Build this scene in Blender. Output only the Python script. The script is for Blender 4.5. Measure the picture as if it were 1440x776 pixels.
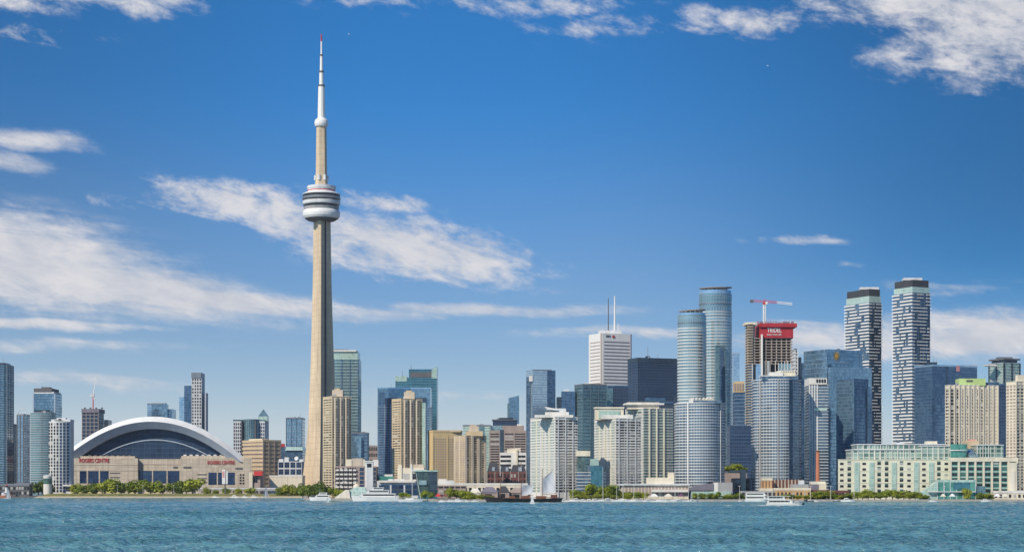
import bpy, math, random
import numpy as np
from mathutils import Vector, Matrix
R = math.radians
random.seed(7)
sc = bpy.context.scene
for o in list(bpy.data.objects):
    bpy.data.objects.remove(o)
C = sc.collection

# ------------------------------------------------------------------ camera
F, HZ, CH = 2660.0, 686.0, 10.0          # focal length in photo pixels, horizon row, eye height (m)
cam_d = bpy.data.cameras.new('camera')
cam = bpy.data.objects.new('camera', cam_d); C.objects.link(cam)
cam.location = (0, 0, CH); cam.rotation_euler = (R(90), 0, 0)
cam_d.sensor_width = 36; cam_d.lens = F / 1440 * 36
cam_d.shift_y = (HZ - 388) / 1440
cam_d.clip_start = 0.5; cam_d.clip_end = 40000
sc.camera = cam

# ------------------------------------------------------------------ sun, exposure
SUN_AZ, SUN_EL = 42.0, 40.0               # degrees to the left of straight behind the camera
sv = Vector((-math.sin(R(SUN_AZ)) * math.cos(R(SUN_EL)), -math.cos(R(SUN_AZ)) * math.cos(R(SUN_EL)), math.sin(R(SUN_EL))))
sl = bpy.data.lights.new('sun', 'SUN'); sl.energy = 4.4; sl.angle = R(0.53); sl.color = (1.0, 0.885, 0.72)
so = bpy.data.objects.new('sun', sl); C.objects.link(so)
so.rotation_euler = sv.to_track_quat('Z', 'Y').to_euler()
sc.view_settings.view_transform = 'Standard'; sc.view_settings.look = 'None'
sc.view_settings.exposure = 0.0; sc.view_settings.gamma = 1.0
sc.view_settings.use_curve_mapping = False
sc.cycles.max_bounces = 5; sc.cycles.diffuse_bounces = 2; sc.cycles.glossy_bounces = 3
sc.cycles.transparent_max_bounces = 8
sc.cycles.caustics_reflective = False; sc.cycles.caustics_refractive = False

# ------------------------------------------------------------------ node helpers
class NT:
    def __init__(s, tree):
        s.t = tree; s.t.nodes.clear()
    def n(s, kind, **kw):
        nd = s.t.nodes.new(kind)
        for k, v in kw.items():
            setattr(nd, k, v)
        return nd
    def put(s, sock, v):
        if v is None: return
        if isinstance(v, bpy.types.NodeSocket): s.t.links.new(v, sock)
        elif isinstance(v, (tuple, list)):
            v = tuple(v)
            if sock.type == 'RGBA' and len(v) == 3: v = v + (1,)
            sock.default_value = v
        else: sock.default_value = v
    def math(s, op, a, b=None, c=None, clamp=False):
        nd = s.n('ShaderNodeMath', operation=op, use_clamp=clamp)
        for i, v in enumerate((a, b, c)): s.put(nd.inputs[i], v)
        return nd.outputs[0]
    def vmath(s, op, a, b=None, sc_=None):
        nd = s.n('ShaderNodeVectorMath', operation=op)
        s.put(nd.inputs[0], a); s.put(nd.inputs[1], b)
        if sc_ is not None: s.put(nd.inputs['Scale'], sc_)
        return nd.outputs['Value'] if op in ('LENGTH', 'DOT_PRODUCT') else nd.outputs[0]
    def sep(s, v):
        nd = s.n('ShaderNodeSeparateXYZ'); s.put(nd.inputs[0], v); return nd.outputs
    def comb(s, x=0., y=0., z=0.):
        nd = s.n('ShaderNodeCombineXYZ')
        for i, v in enumerate((x, y, z)): s.put(nd.inputs[i], v)
        return nd.outputs[0]
    def mix(s, f, a, b, blend='MIX'):
        nd = s.n('ShaderNodeMix', data_type='RGBA', blend_type=blend)
        s.put(nd.inputs[0], f); s.put(nd.inputs[6], a); s.put(nd.inputs[7], b)
        return nd.outputs[2]
    def noise(s, vec, scale, detail=3, rough=.55, dist=0., lac=2.0):
        nd = s.n('ShaderNodeTexNoise')
        s.put(nd.inputs['Vector'], vec); s.put(nd.inputs['Scale'], scale)
        s.put(nd.inputs['Detail'], detail); s.put(nd.inputs['Roughness'], rough); s.put(nd.inputs['Distortion'], dist)
        return nd.outputs[0]
    def ramp(s, v, a, b, c=0., d=1., smooth=True):
        nd = s.n('ShaderNodeMapRange', interpolation_type='SMOOTHSTEP' if smooth else 'LINEAR')
        for i, x in enumerate((v, a, b, c, d)): s.put(nd.inputs[i], x)
        return nd.outputs[0]

# ------------------------------------------------------------------ sky
SKY_STRENGTH = 0.10
CLOUDS = [  # photo px: cx, cy, rx, ry, tilt (deg, down to the right), weight, streaky
    (-10, 372, 330, 92, 9, 1.0, 1), (120, 400, 330, 52, 9, 1.05, 1), (300, 428, 330, 24, 3, 1.0, 1), (600, 438, 330, 15, 0, .62, 1),
    (330, 286, 170, 38, 5, .95, 0), (440, 318, 180, 44, 12, .95, 0), (575, 352, 250, 56, 9, 1.05, 0), (540, 288, 110, 24, 4, .72, 0), (620, 375, 120, 26, 4, .8, 0),
    (165, 292, 90, 18, 0, .42, 0), (60, -2, 320, 48, -3, 1.0, 0), (230, 18, 100, 24, -8, .85, 0), (40, 214, 120, 22, 4, .74, 1), (10, 245, 90, 20, 8, .6, 1), (45, 70, 160, 20, 0, .42, 0),
    (1340, 12, 260, 62, 5, 1.1, 0), (1390, 80, 170, 78, 0, .95, 0), (1270, 92, 90, 34, 0, .62, 0), (1060, 36, 100, 34, -5, .74, 0), (990, 35, 50, 30, 0, .7, 0), (740, 4, 260, 28, 0, .58, 0), (830, 40, 150, 26, 0, .5, 0), (520, 0, 120, 20, 0, .5, 0),
    (1122, 343, 100, 12, 1, .62, 0), (1150, 345, 70, 8, 2, .6, 1), (1192, 379, 34, 8, 0, .5, 0), (1390, 478, 330, 46, -2, .92, 1), (1140, 480, 170, 34, 2, .72, 1),
    (70, 463, 190, 12, 2, .85, 1), (90, 442, 170, 11, 0, .62, 1), (60, 490, 290, 14, 0, .5, 1), (130, 540, 230, 18, 2, .55, 1), (760, 438, 300, 13, 0, .5, 1), (900, 466, 260, 14, 0, .48, 1), (640, 560, 360, 20, 0, .3, 1), (1330, 410, 160, 20, 0, .35, 1),
]
world = bpy.data.worlds.new('World'); sc.world = world; world.use_nodes = True
w = NT(world.node_tree)
tc = w.n('ShaderNodeTexCoord')
d = tc.outputs['Generated']
dx, dy, dz = w.sep(d)
# deeper blue towards the zenith than the clear-air model gives this low over the horizon
stretch = w.vmath('NORMALIZE', w.comb(dx, dy, w.math('MULTIPLY', w.math('MAXIMUM', dz, 0.004), 2.9)))
sky = w.n('ShaderNodeTexSky', sky_type='NISHITA', sun_disc=False)
sky.sun_elevation = R(SUN_EL)
sky.sun_rotation = math.atan2(sv.x, sv.y)
sky.air_density = 1.0; sky.dust_density = 0.6; sky.ozone_density = 3.0; sky.altitude = 100
w.put(sky.inputs['Vector'], stretch)
hs = w.n('ShaderNodeHueSaturation'); hs.inputs['Saturation'].default_value = 1.28; hs.inputs['Value'].default_value = 1.0
w.put(hs.inputs['Color'], sky.outputs[0])
u = w.math('MULTIPLY', w.math('ARCTAN2', dx, dy), F)
v = w.math('MULTIPLY', w.math('ARCTANGENT', w.math('DIVIDE', dz, w.math('MAXIMUM', w.math('SQRT', w.math('ADD', w.math('MULTIPLY', dx, dx), w.math('MULTIPLY', dy, dy))), 0.01))), F)
# brighter overhead, whiter air low down, a deeper polarised blue away from the middle
gain = w.ramp(v, 90, 520, .86, 1.44, False)
side = w.math('MULTIPLY', w.ramp(u, -60, 800, 1.22, .68), w.ramp(u, -760, -150, .74, 1.0))
gain = w.math('MULTIPLY', gain, w.math('ADD', 1.0, w.math('MULTIPLY', w.math('SUBTRACT', side, 1.0), w.ramp(v, 120, 430))))
skycol = w.mix(1.0, hs.outputs[0], (0.40, 1.02, 1.14), 'MULTIPLY')
skycol = w.vmath('SCALE', skycol, None, gain)
low = w.math('MULTIPLY', w.math('POWER', 2.71828, w.math('DIVIDE', w.math('MAXIMUM', v, 0), -118.0)), 1.62)
low = w.math('ADD', low, w.math('MULTIPLY', w.ramp(v, 250, 560, .105, 0.), w.ramp(u, 150, 760, 1.0, .2)))
low = w.math('MULTIPLY', low, w.math('SUBTRACT', 1.0, w.math('MULTIPLY', w.ramp(u, 100, 700, 0., .82), w.ramp(v, 170, 330))))
skycol = w.mix(w.math('MINIMUM', low, .9), skycol, (6.0, 6.6, 7.1))
P = w.comb(u, v, 0)
big = w.noise(w.vmath('MULTIPLY', P, (.0042, .0085, 0)), 1.0, 4, .6)
warp = w.vmath('ADD', P, w.comb(w.math('MULTIPLY', w.math('SUBTRACT', big, .5), 80), w.math('MULTIPLY', w.math('SUBTRACT', w.noise(w.vmath('MULTIPLY', P, (.006, .012, 1)), 1.0, 3), .5), 26), 0))
masks = [None, None]
for cx, cy, rx, ry, tilt, wt, st in CLOUDS:
    au = math.atan((cx - 720) / F) * F; av = math.atan((HZ - cy) / F) * F
    rel = w.vmath('SUBTRACT', warp, (au, av, 0))
    t = R(tilt)
    rx_ = w.vmath('DOT_PRODUCT', rel, (math.cos(t) / rx, -math.sin(t) / rx, 0))
    ry_ = w.vmath('DOT_PRODUCT', rel, (math.sin(t) / ry, math.cos(t) / ry, 0))
    ln = w.vmath('LENGTH', w.comb(rx_, ry_, 0))
    m = w.ramp(ln, 0.05, 1.30, wt, 0.0)
    masks[st] = m if masks[st] is None else w.math('MAXIMUM', masks[st], m)
rot = w.n('ShaderNodeVectorRotate', rotation_type='Z_AXIS'); w.put(rot.inputs['Vector'], P); rot.inputs['Angle'].default_value = R(14)
Pr = rot.outputs[0]
grain = w.noise(w.vmath('MULTIPLY', Pr, (.013, .034, 0)), 1.0, 8, .64, 0.4)
fine = w.noise(w.vmath('MULTIPLY', Pr, (.040, .075, 0)), 1.0, 7, .66)
rot2 = w.n('ShaderNodeVectorRotate', rotation_type='Z_AXIS'); w.put(rot2.inputs['Vector'], P); rot2.inputs['Angle'].default_value = R(5)
streak = w.noise(w.vmath('MULTIPLY', rot2.outputs[0], (.0045, .05, 0)), 1.0, 7, .6, 0.5)
# other clouds further round the horizon, which only reflections see
away = w.ramp(w.math('ABSOLUTE', u), 900, 1500)
other = w.math('MULTIPLY', away, w.ramp(w.noise(w.vmath('MULTIPLY', P, (.0018, .004, 0)), 1.0, 4), .52, .72, 0, .8))
mp = w.math('MAXIMUM', masks[0], other)
dp = w.math('ADD', mp, w.math('ADD', w.math('MULTIPLY', w.math('SUBTRACT', grain, .5), 1.6), w.math('MULTIPLY', w.math('SUBTRACT', fine, .5), 1.05)))
dp = w.math('MULTIPLY', w.ramp(dp, .22, 1.08), w.ramp(mp, 0.0, .4))
ds = w.math('ADD', masks[1], w.math('ADD', w.math('MULTIPLY', w.math('SUBTRACT', streak, .5), 1.0), w.math('ADD', w.math('MULTIPLY', w.math('SUBTRACT', grain, .5), .7), w.math('MULTIPLY', w.math('SUBTRACT', fine, .5), .5))))
ds = w.math('MULTIPLY', w.ramp(ds, .12, .92), w.ramp(masks[1], 0.0, .4))
dens = w.math('MAXIMUM', dp, ds)
body = w.ramp(w.math('ADD', w.math('MULTIPLY', grain, .6), w.math('MULTIPLY', big, .5)), .42, .68)
ccol = w.mix(body, (6.0, 6.2, 6.8), (8.0, 7.8, 7.9))
col = w.mix(w.math('MULTIPLY', dens, .93), skycol, ccol)
bg = w.n('ShaderNodeBackground'); bg.inputs['Strength'].default_value = SKY_STRENGTH
w.put(bg.inputs['Color'], col)
wo = w.n('ShaderNodeOutputWorld'); w.t.links.new(bg.outputs[0], wo.inputs['Surface'])

# ------------------------------------------------------------------ materials
def newmat(name):
    m = bpy.data.materials.new(name); m.use_nodes = True
    t = NT(m.node_tree)
    p = t.n('ShaderNodeBsdfPrincipled'); o = t.n('ShaderNodeOutputMaterial')
    t.t.links.new(p.outputs[0], o.inputs[0])
    return m, t, p
def solid(name, col, rough=.7, metal=0., var=.18, scale=.15, streak=True):
    m, t, p = newmat(name)
    co = t.n('ShaderNodeTexCoord').outputs['Object']
    a = t.noise(t.vmath('MULTIPLY', co, (1, 1, .25 if streak else 1)), scale, 4, .6)
    b = t.noise(co, scale * 9, 3)
    f = t.math('ADD', t.math('MULTIPLY', a, .7), t.math('MULTIPLY', b, .3))
    lo = tuple(c * (1 - var) for c in col); hi = tuple(min(1, c * (1 + var * .7)) for c in col)
    t.put(p.inputs['Base Color'], t.mix(t.ramp(f, .3, .7), lo, hi))
    p.inputs['Roughness'].default_value = rough; p.inputs['Metallic'].default_value = metal
    return m
def glass(name, dark, light, fh=3.4, pw=1.6, line=(.25, .28, .3), lw=.10, lh=.16, metal=.55, rough=.10, pick=.55, wob=.02, spandrel=None, soft=.8):
    """curtain wall: panes that differ in tint and tilt, thin mullions, a spandrel line at each storey"""
    if not any(k in name for k in ('window', 'navy', 'charcoal', 'end_panel')):
        dark = tuple(min(.9, c*1.30) for c in dark); light = tuple(min(.92, c*1.32) for c in light); metal = min(.7, metal*1.15)
    m, t, p = newmat(name)
    uvn = t.n('ShaderNodeUVMap'); uu, vv, _ = t.sep(uvn.outputs[0])
    cu = t.math('DIVIDE', uu, pw); cv = t.math('DIVIDE', vv, fh)
    cell = t.comb(t.math('FLOOR', cu), t.math('FLOOR', cv), t.n('ShaderNodeObjectInfo').outputs['Random'])
    wn = t.n('ShaderNodeTexWhiteNoise', noise_dimensions='3D'); t.put(wn.inputs['Vector'], cell)
    big = t.noise(t.comb(t.math('MULTIPLY', uu, .03), t.math('MULTIPLY', vv, .018), 3.3), 1.0, 3, .6)
    val = t.math('ADD', t.math('MULTIPLY', wn.outputs['Value'], .30), t.math('MULTIPLY', big, .95))
    base = t.mix(t.ramp(val, pick - .25, pick + .40, 0, soft), dark, light)
    lines = t.math('MAXIMUM', t.math('LESS_THAN', t.math('FRACT', cu), lw), t.math('LESS_THAN', t.math('FRACT', cv), lh))
    base = t.mix(lines, base, spandrel or line)
    t.put(p.inputs['Base Color'], base)
    t.put(p.inputs['Metallic'], t.math('MULTIPLY', t.math('SUBTRACT', 1.0, lines), metal))
    t.put(p.inputs['Roughness'], t.math('ADD', rough, t.math('MULTIPLY', lines, .35)))
    g = t.n('ShaderNodeNewGeometry').outputs['Normal']
    wob_v = t.vmath('SCALE', t.vmath('SUBTRACT', wn.outputs['Color'], (.5, .5, .5)), None, wob * .6)
    t.put(p.inputs['Normal'], t.vmath('NORMALIZE', t.vmath('ADD', g, wob_v)))
    return m
M = {}
M['white'] = solid('white_concrete', (.74, .72, .68))
M['cool_white'] = solid('pale_grey_panel', (.66, .68, .70))
M['slab'] = solid('balcony_white', (.70, .71, .71), .6)
M['slab_grey'] = solid('balcony_grey', (.50, .53, .55), .6)
M['cream'] = solid('cream_plaster', (.78, .76, .60), var=.12)
M['cream2'] = solid('pale_cream_concrete', (.76, .69, .55))
M['tan'] = solid('tan_precast', (.60, .47, .30), var=.12)
M['tan_grey'] = solid('weathered_tan_concrete', (.60, .51, .40))
M['ochre'] = solid('ochre_precast', (.66, .50, .27), var=.10)
M['beige'] = solid('beige_concrete', (.56, .48, .39), var=.2, scale=.05)
M['tower_concrete'] = solid('slip_formed_concrete', (.66, .56, .42), .85, var=.16, scale=.07)
m_, t_, p_ = newmat('tower_pour_concrete')
co_ = t_.n('ShaderNodeTexCoord').outputs['Object']
st_ = t_.noise(t_.vmath('MULTIPLY', co_, (.9, .9, .012)), 1.0, 4, .65)
bl_ = t_.noise(t_.vmath('MULTIPLY', co_, (.08, .08, .03)), 1.0, 4, .6)
ln_ = t_.math('LESS_THAN', t_.math('FRACT', t_.math('DIVIDE', t_.sep(co_)[2], 7.0)), .09)
b_ = t_.mix(t_.ramp(t_.math('ADD', t_.math('MULTIPLY', st_, .6), t_.math('MULTIPLY', bl_, .4)), .34, .66), (.52, .41, .29), (.75, .61, .43))
t_.put(p_.inputs['Base Color'], t_.mix(t_.math('MULTIPLY', ln_, .35), b_, (.30, .25, .19)))
p_.inputs['Roughness'].default_value = .85
M['tower_concrete'] = m_
M['grey'] = solid('grey_concrete', (.36, .36, .37))
M['dark_grey'] = solid('dark_concrete', (.12, .12, .13))
M['grey_brown'] = solid('grey_brown_stone', (.36, .29, .26))
M['brick'] = solid('red_brick', (.17, .07, .062), .85, scale=.6)
M['brick_orange'] = solid('orange_brick', (.50, .20, .12), .85, scale=.6)
M['orange_stone'] = solid('orange_sandstone', (.60, .38, .19))
M['roof_dark'] = solid('dark_roofing', (.05, .055, .065), .8)
M['roof_slate'] = solid('slate_roof', (.20, .19, .24), .7)
M['white_paint'] = solid('white_paint', (.82, .81, .78), .35, var=.07)
M['white_metal'] = solid('white_membrane', (.80, .80, .79), .45, var=.08)
M['blue_grey'] = solid('blue_grey_panel', (.36, .43, .53), .45, var=.12)
M['steel'] = solid('grey_steel', (.30, .31, .33), .4, .6)
M['red'] = solid('red_wrap', (.42, .025, .04), .6, var=.2, scale=.3)
M['red_paint'] = solid('red_paint', (.60, .05, .05), .45)
M['sign_red'] = solid('sign_red', (.48, .04, .045), .4, var=.05)
M['gold'] = solid('gold_emblem', (.75, .45, .08), .4, .3, var=.08)
M['sign_white'] = solid('sign_white', (.80, .80, .80), .5, var=.03)
M['pink'] = solid('pink_emblem', (.70, .32, .33), .5)
M['lime'] = solid('lime_panel', (.50, .66, .26), .6)
M['dark_win'] = glass('dark_window_glass', (.008, .012, .02), (.05, .06, .07), 3, 2.2, (.06, .06, .06), .04, .05, .2, .08, .75, .06)
M['blind_win'] = solid('drawn_blinds_window', (.42, .42, .40), .3, var=.25)
M['blue_win'] = glass('blue_window_glass', (.01, .03, .09), (.05, .11, .22), 4, 3, (.05, .07, .1), .04, .04, .35, .08, .6, .04)
M['teal_win'] = glass('teal_window_glass', (.03, .09, .08), (.16, .32, .28), 3.2, 2, (.1, .15, .13), .05, .07, .3, .08, .6, .06)
M['g_dark'] = glass('charcoal_glass', (.015, .03, .05), (.10, .16, .22), 3.6, 1.8, (.05, .07, .09))
M['g_navy'] = glass('navy_curtain_wall', (.016, .045, .10), (.07, .14, .25), 3.8, 2.2, (.05, .075, .13), .22, .22, .35, .2, .7, .012)
M['g_navy2'] = glass('deep_blue_curtain_wall', (.04, .09, .155), (.17, .275, .385), 3.8, 2.4, (.06, .12, .24), .1, .18, .45, .15, .6, .015)
M['g_blue'] = glass('blue_curtain_wall', (.09, .175, .26), (.29, .43, .54), 3.8, 1.8, (.10, .19, .30), .07, .12, .6, .07, .55, .02)
M['g_sky'] = glass('pale_blue_curtain_wall', (.16, .30, .46), (.42, .58, .72), 3.6, 1.8, (.28, .40, .52), .07, .14, .55, .08, .5, .02)
M['g_teal'] = glass('teal_curtain_wall', (.02, .09, .14), (.09, .26, .33), 3.6, 2.0, (.05, .16, .19), .1, .16, .5, .09, .55, .025)
M['g_teal2'] = glass('slate_teal_curtain_wall', (.04, .10, .14), (.20, .34, .38), 3.3, 2.2, (.15, .22, .25), .12, .16, .45, .1, .5, .03)
M['g_green'] = glass('green_tinted_glass', (.10, .20, .19), (.44, .58, .50), 3.2, 1.8, (.40, .48, .44), .10, .2, .35, .1, .5, .04)
M['g_ice'] = glass('icy_blue_glass', (.14, .22, .25), (.43, .54, .55), 3.0, 1.6, (.24, .34, .38), .08, .1, .55, .09, .5, .03)
M['g_condo'] = glass('grey_blue_condo_glass', (.035, .075, .13), (.20, .29, .38), 3.0, 2.4, (.12, .16, .20), .10, .1, .5, .1, .55, .04)
M['g_condo2'] = glass('dark_green_condo_glass', (.02, .05, .06), (.16, .25, .24), 3.0, 2.4, (.10, .13, .13), .10, .1, .45, .1, .55, .04)
M['g_pav'] = glass('pavilion_green_glass', (.02, .13, .11), (.16, .42, .36), 3.0, 2.5, (.10, .26, .22), .08, .1, .45, .08, .5, .04)
M['g_mint'] = glass('mint_glass', (.16, .30, .26), (.52, .66, .58), 3.0, 2.4, (.50, .58, .52), .14, .16, .3, .12, .5, .05)
M['g_bright'] = glass('bright_mirror_glass', (.34, .44, .54), (.62, .70, .76), 3.8, 1.8, (.28, .36, .45), .07, .12, .62, .07, .5, .015)
M['g_terrace'] = glass('terrace_green_glass', (.025, .08, .075), (.34, .46, .40), 3.2, 4.0, (.58, .62, .56), .14, .16, .3, .12, .62, .05, None, 1.0)
def leafmat(name, a, b):
    m, t, p = newmat(name)
    co = t.n('ShaderNodeTexCoord').outputs['Object']
    r = t.n('ShaderNodeObjectInfo').outputs['Random']
    f = t.math('ADD', t.math('MULTIPLY', t.noise(co, .9, 3), .8), t.math('MULTIPLY', r, .3))
    t.put(p.inputs['Base Color'], t.mix(t.ramp(f, .3, .85), a, b))
    p.inputs['Roughness'].default_value = .6
    tl = t.n('ShaderNodeBsdfTranslucent'); mx = t.n('ShaderNodeMixShader'); mx.inputs[0].default_value = .32
    t.t.links.new(p.inputs['Base Color'].links[0].from_socket, tl.inputs['Color'])
    t.t.links.new(p.outputs[0], mx.inputs[1]); t.t.links.new(tl.outputs[0], mx.inputs[2])
    out = [x for x in t.t.nodes if x.type == 'OUTPUT_MATERIAL'][0]; t.t.links.new(mx.outputs[0], out.inputs[0])
    return m
M['leaf'] = leafmat('leaf_green', (.19, .26, .02), (.52, .56, .055))
M['leaf_dark'] = leafmat('leaf_dark_green', (.10, .165, .02), (.32, .39, .05))
M['leaf_light'] = leafmat('leaf_yellow_green', (.24, .29, .025), (.48, .50, .05))
M['bark'] = solid('bark', (.10, .075, .05), .9)
M['hull_white'] = solid('white_gelcoat', (.80, .80, .79), .25, var=.06)
M['hull_dark'] = solid('dark_hull_paint', (.035, .03, .03), .4)
M['wood'] = solid('varnished_wood', (.20, .085, .045), .5)
M['sail'] = solid('sailcloth', (.58, .60, .65), .8, var=.12)
M['canvas'] = solid('cream_canvas', (.74, .70, .60), .8)
M['yellow'] = solid('pale_yellow_canvas', (.70, .60, .25), .8)
M['purple'] = solid('plum_canvas', (.16, .06, .14), .8)

# ------------------------------------------------------------------ mesh helpers
class MB:
    def __init__(s): s.v = []; s.f = []; s.m = []
    def add(s, vs, fs, mi=0):
        o = len(s.v); s.v += [tuple(p) for p in vs]
        for f in fs: s.f.append([i + o for i in f]); s.m.append(mi)
        return s
    def box(s, x0, x1, y0, y1, z0, z1, mi=0):
        return s.prism([(x0, y0), (x1, y0), (x1, y1), (x0, y1)], z0, z1, mi)
    def prism(s, poly, z0, z1, mi=0, top=None, sc_=1.0):
        n = len(poly); cx = sum(p[0] for p in poly) / n; cy = sum(p[1] for p in poly) / n
        t = top or [(cx + (p[0] - cx) * sc_, cy + (p[1] - cy) * sc_) for p in poly]
        z1s = z1 if isinstance(z1, (list, tuple)) else [z1] * n
        vs = [(p[0], p[1], z0) for p in poly] + [(p[0], p[1], z) for p, z in zip(t, z1s)]
        fs = [[i, (i + 1) % n, n + (i + 1) % n, n + i] for i in range(n)] + [list(range(n))[::-1], list(range(n, 2 * n))]
        return s.add(vs, fs, mi)
    def ring(s, poly, inner, z0, z1, mi=0):
        n = len(poly)
        vs = [(p[0], p[1], z) for q in (poly, inner) for z in (z0, z1) for p in q]
        fs = []
        for i in range(n):
            j = (i + 1) % n
            fs += [[i, j, n + j, n + i], [2*n + j, 2*n + i, 3*n + i, 3*n + j], [n + i, n + j, 3*n + j, 3*n + i], [j, i, 2*n + i, 2*n + j]]
        return s.add(vs, fs, mi)
    def loft(s, rings, mi=0, cap=True, closed=True):
        n = len(rings[0]); vs = [p for r in rings for p in r]; fs = []
        for k in range(len(rings) - 1):
            for i in range(n if closed else n - 1):
                j = (i + 1) % n
                fs.append([k*n + i, k*n + j, (k+1)*n + j, (k+1)*n + i])
        if cap: fs += [list(range(n))[::-1], [(len(rings)-1)*n + i for i in range(n)]]
        return s.add(vs, fs, mi)
    def lathe(s, prof, n=24, c=(0, 0), mi=0, a0=0):
        return s.loft([[(c[0] + r*math.cos(a0 + 2*math.pi*i/n), c[1] + r*math.sin(a0 + 2*math.pi*i/n), z) for i in range(n)] for r, z in prof], mi)
    def tube(s, p0, p1, r0, r1=None, n=8, mi=0):
        p0 = Vector(p0); p1 = Vector(p1); r1 = r0 if r1 is None else r1
        d_ = (p1 - p0).normalized(); a = d_.orthogonal().normalized(); b = d_.cross(a)
        return s.loft([[tuple(p + (a*math.cos(2*math.pi*i/n) + b*math.sin(2*math.pi*i/n))*r) for i in range(n)] for p, r in ((p0, r0), (p1, r1))], mi)
    def mesh(s, name, mats, smooth=False):
        me = bpy.data.meshes.new(name); me.from_pydata(s.v, [], s.f); 
        for m in (mats if isinstance(mats, (list, tuple)) else [mats]): me.materials.append(m)
        if any(s.m): me.polygons.foreach_set('material_index', s.m)
        me.update()
        uv = me.uv_layers.new(name='UVMap')
        dat = np.zeros(len(me.loops) * 2, np.float32)
        for p in me.polygons:
            nn = p.normal
            h = math.hypot(nn.x, nn.y)
            for li in p.loop_indices:
                c = me.vertices[me.loops[li].vertex_index].co
                if h > .3:
                    tx, ty = -nn.y / h, nn.x / h
                    dat[2*li] = c.x*tx + c.y*ty; dat[2*li+1] = c.z
                else:
                    dat[2*li] = c.x; dat[2*li+1] = c.y
        uv.data.foreach_set('uv', dat)
        if smooth: me.polygons.foreach_set('use_smooth', [True] * len(me.polygons))
        return me
    def build(s, name, mats, parent=None, loc=(0, 0, 0), smooth=False):
        o = bpy.data.objects.new(name, s.mesh(name, mats, smooth)); C.objects.link(o)
        o.location = loc
        if parent is not None: o.parent = parent
        return o
def tag(o, label=None, cat=None, group=None, kind=None):
    if label: o['label'] = label
    if cat: o['category'] = cat
    if group: o['group'] = group
    if kind: o['kind'] = kind
    return o
def thing(name, label, cat, loc=(0, 0, 0), rz=0, group=None):
    o = bpy.data.objects.new(name, None); C.objects.link(o); o.empty_display_size = 1
    o.location = loc; o.rotation_euler = (0, 0, rz)
    return tag(o, label, cat, group)
def inst(src, parent, loc, scale=None, rz=None, name=None):
    c = src.copy(); C.objects.link(c); c.parent = parent; c.location = loc
    if scale: c.scale = scale
    if rz is not None: c.rotation_euler = (0, 0, rz)
    return c
def copy_tree(o, parent=None):
    c = o.copy(); C.objects.link(c); c.parent = parent
    for ch in list(o.children): copy_tree(ch, c)
    return c
def text(s, name, mat, parent, loc, width, height, rz=0, depth=.15):
    cu = bpy.data.curves.new(name, 'FONT'); cu.body = s; cu.align_x = 'CENTER'; cu.align_y = 'CENTER'; cu.extrude = depth; cu.offset = .012
    o = bpy.data.objects.new(name, cu); C.objects.link(o); cu.materials.append(mat)
    bpy.context.view_layer.update()
    o.scale = (width / max(o.dimensions.x, .01), height / max(o.dimensions.y, .01), 1)
    me = bpy.data.meshes.new_from_object(o.evaluated_get(bpy.context.evaluated_depsgraph_get())); sca = o.scale.copy()
    bpy.data.objects.remove(o)
    o = bpy.data.objects.new(name, me); C.objects.link(o); o.scale = sca
    if not me.materials: me.materials.append(mat)
    o.parent = parent; o.location = loc; o.rotation_euler = (R(90), 0, rz)
    return o

def X(px, Y): return (px - 720) * Y / F
def Z(py, Y): return CH + (HZ - py) * Y / F
LZ = 1.5                                    # height of the quay above the lake

# ------------------------------------------------------------------ footprints (world x, y, counter-clockwise, front first)
def rect(x0, x1, Y, dep):                   # square on to the water
    a = X(x0, Y + dep) if x0 > 720 else X(x0, Y)      # the flank that shows counts in the width
    b = X(x1, Y + dep) if x1 < 720 else X(x1, Y)
    return [(a, Y), (b, Y), (b, Y + dep), (a, Y + dep)]
def corner(x0, xc, x1, Y, th=26):           # near corner at column xc, left flank from x0, front from xc to x1
    t = R(th); k0 = (x0 - 720) / F; k1 = (x1 - 720) / F; xcw = X(xc, Y)
    wl = (xcw - k0 * Y) / (math.sin(t) + k0 * math.cos(t))
    wr = (k1 * Y - xcw) / (math.cos(t) - k1 * math.sin(t))
    c = (xcw, Y); r = (xcw + wr*math.cos(t), Y + wr*math.sin(t)); l = (xcw - wl*math.sin(t), Y + wl*math.cos(t))
    return [c, r, (r[0] + l[0] - c[0], r[1] + l[1] - c[1]), l]
def drum(x0, x1, Y, ratio=1.0, n=32):       # round or oval plan
    a = (x1 - x0) / 2 * Y / F; b = a * ratio; cx = X((x0 + x1) / 2, Y)
    return [(cx + a*math.cos(2*math.pi*i/n - math.pi/2), Y + b + b*math.sin(2*math.pi*i/n - math.pi/2)) for i in range(n)]
def bow(x0, x1, Y, sag, dep, n=14, skew=0):  # curved front, flat back
    k = [X(x0, Y + dep) if x0 > 720 else X(x0, Y), X(x1, Y + dep) if x1 < 720 else X(x1, Y)]
    f = []
    for i in range(n + 1):
        s = i / n
        f.append((k[0] + (k[1]-k[0])*s, Y + sag*(2*s-1)**2 + skew*s))
    return f + [(k[1], Y + dep), (k[0], Y + dep)]
def grow(poly, dd):
    n = len(poly); out = []
    for i in range(n):
        a = Vector(poly[i-1]); b = Vector(poly[i]); c = Vector(poly[(i+1) % n])
        e1 = (b - a).normalized(); e2 = (c - b).normalized()
        n1 = Vector((e1.y, -e1.x)); n2 = Vector((e2.y, -e2.x))
        m = n1 + n2
        m = m.normalized() / max(.35, math.cos(m.angle(n1))) if m.length > 1e-6 else n1
        out.append(tuple(b + m * dd))
    return out

WIN = {}
def win_mesh(mat):
    if mat.name not in WIN:
        o = MB().box(-.5, .5, -.5, .5, -.5, .5)
        WIN[mat.name] = o.mesh('window', mat)
    return WIN[mat.name]

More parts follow.
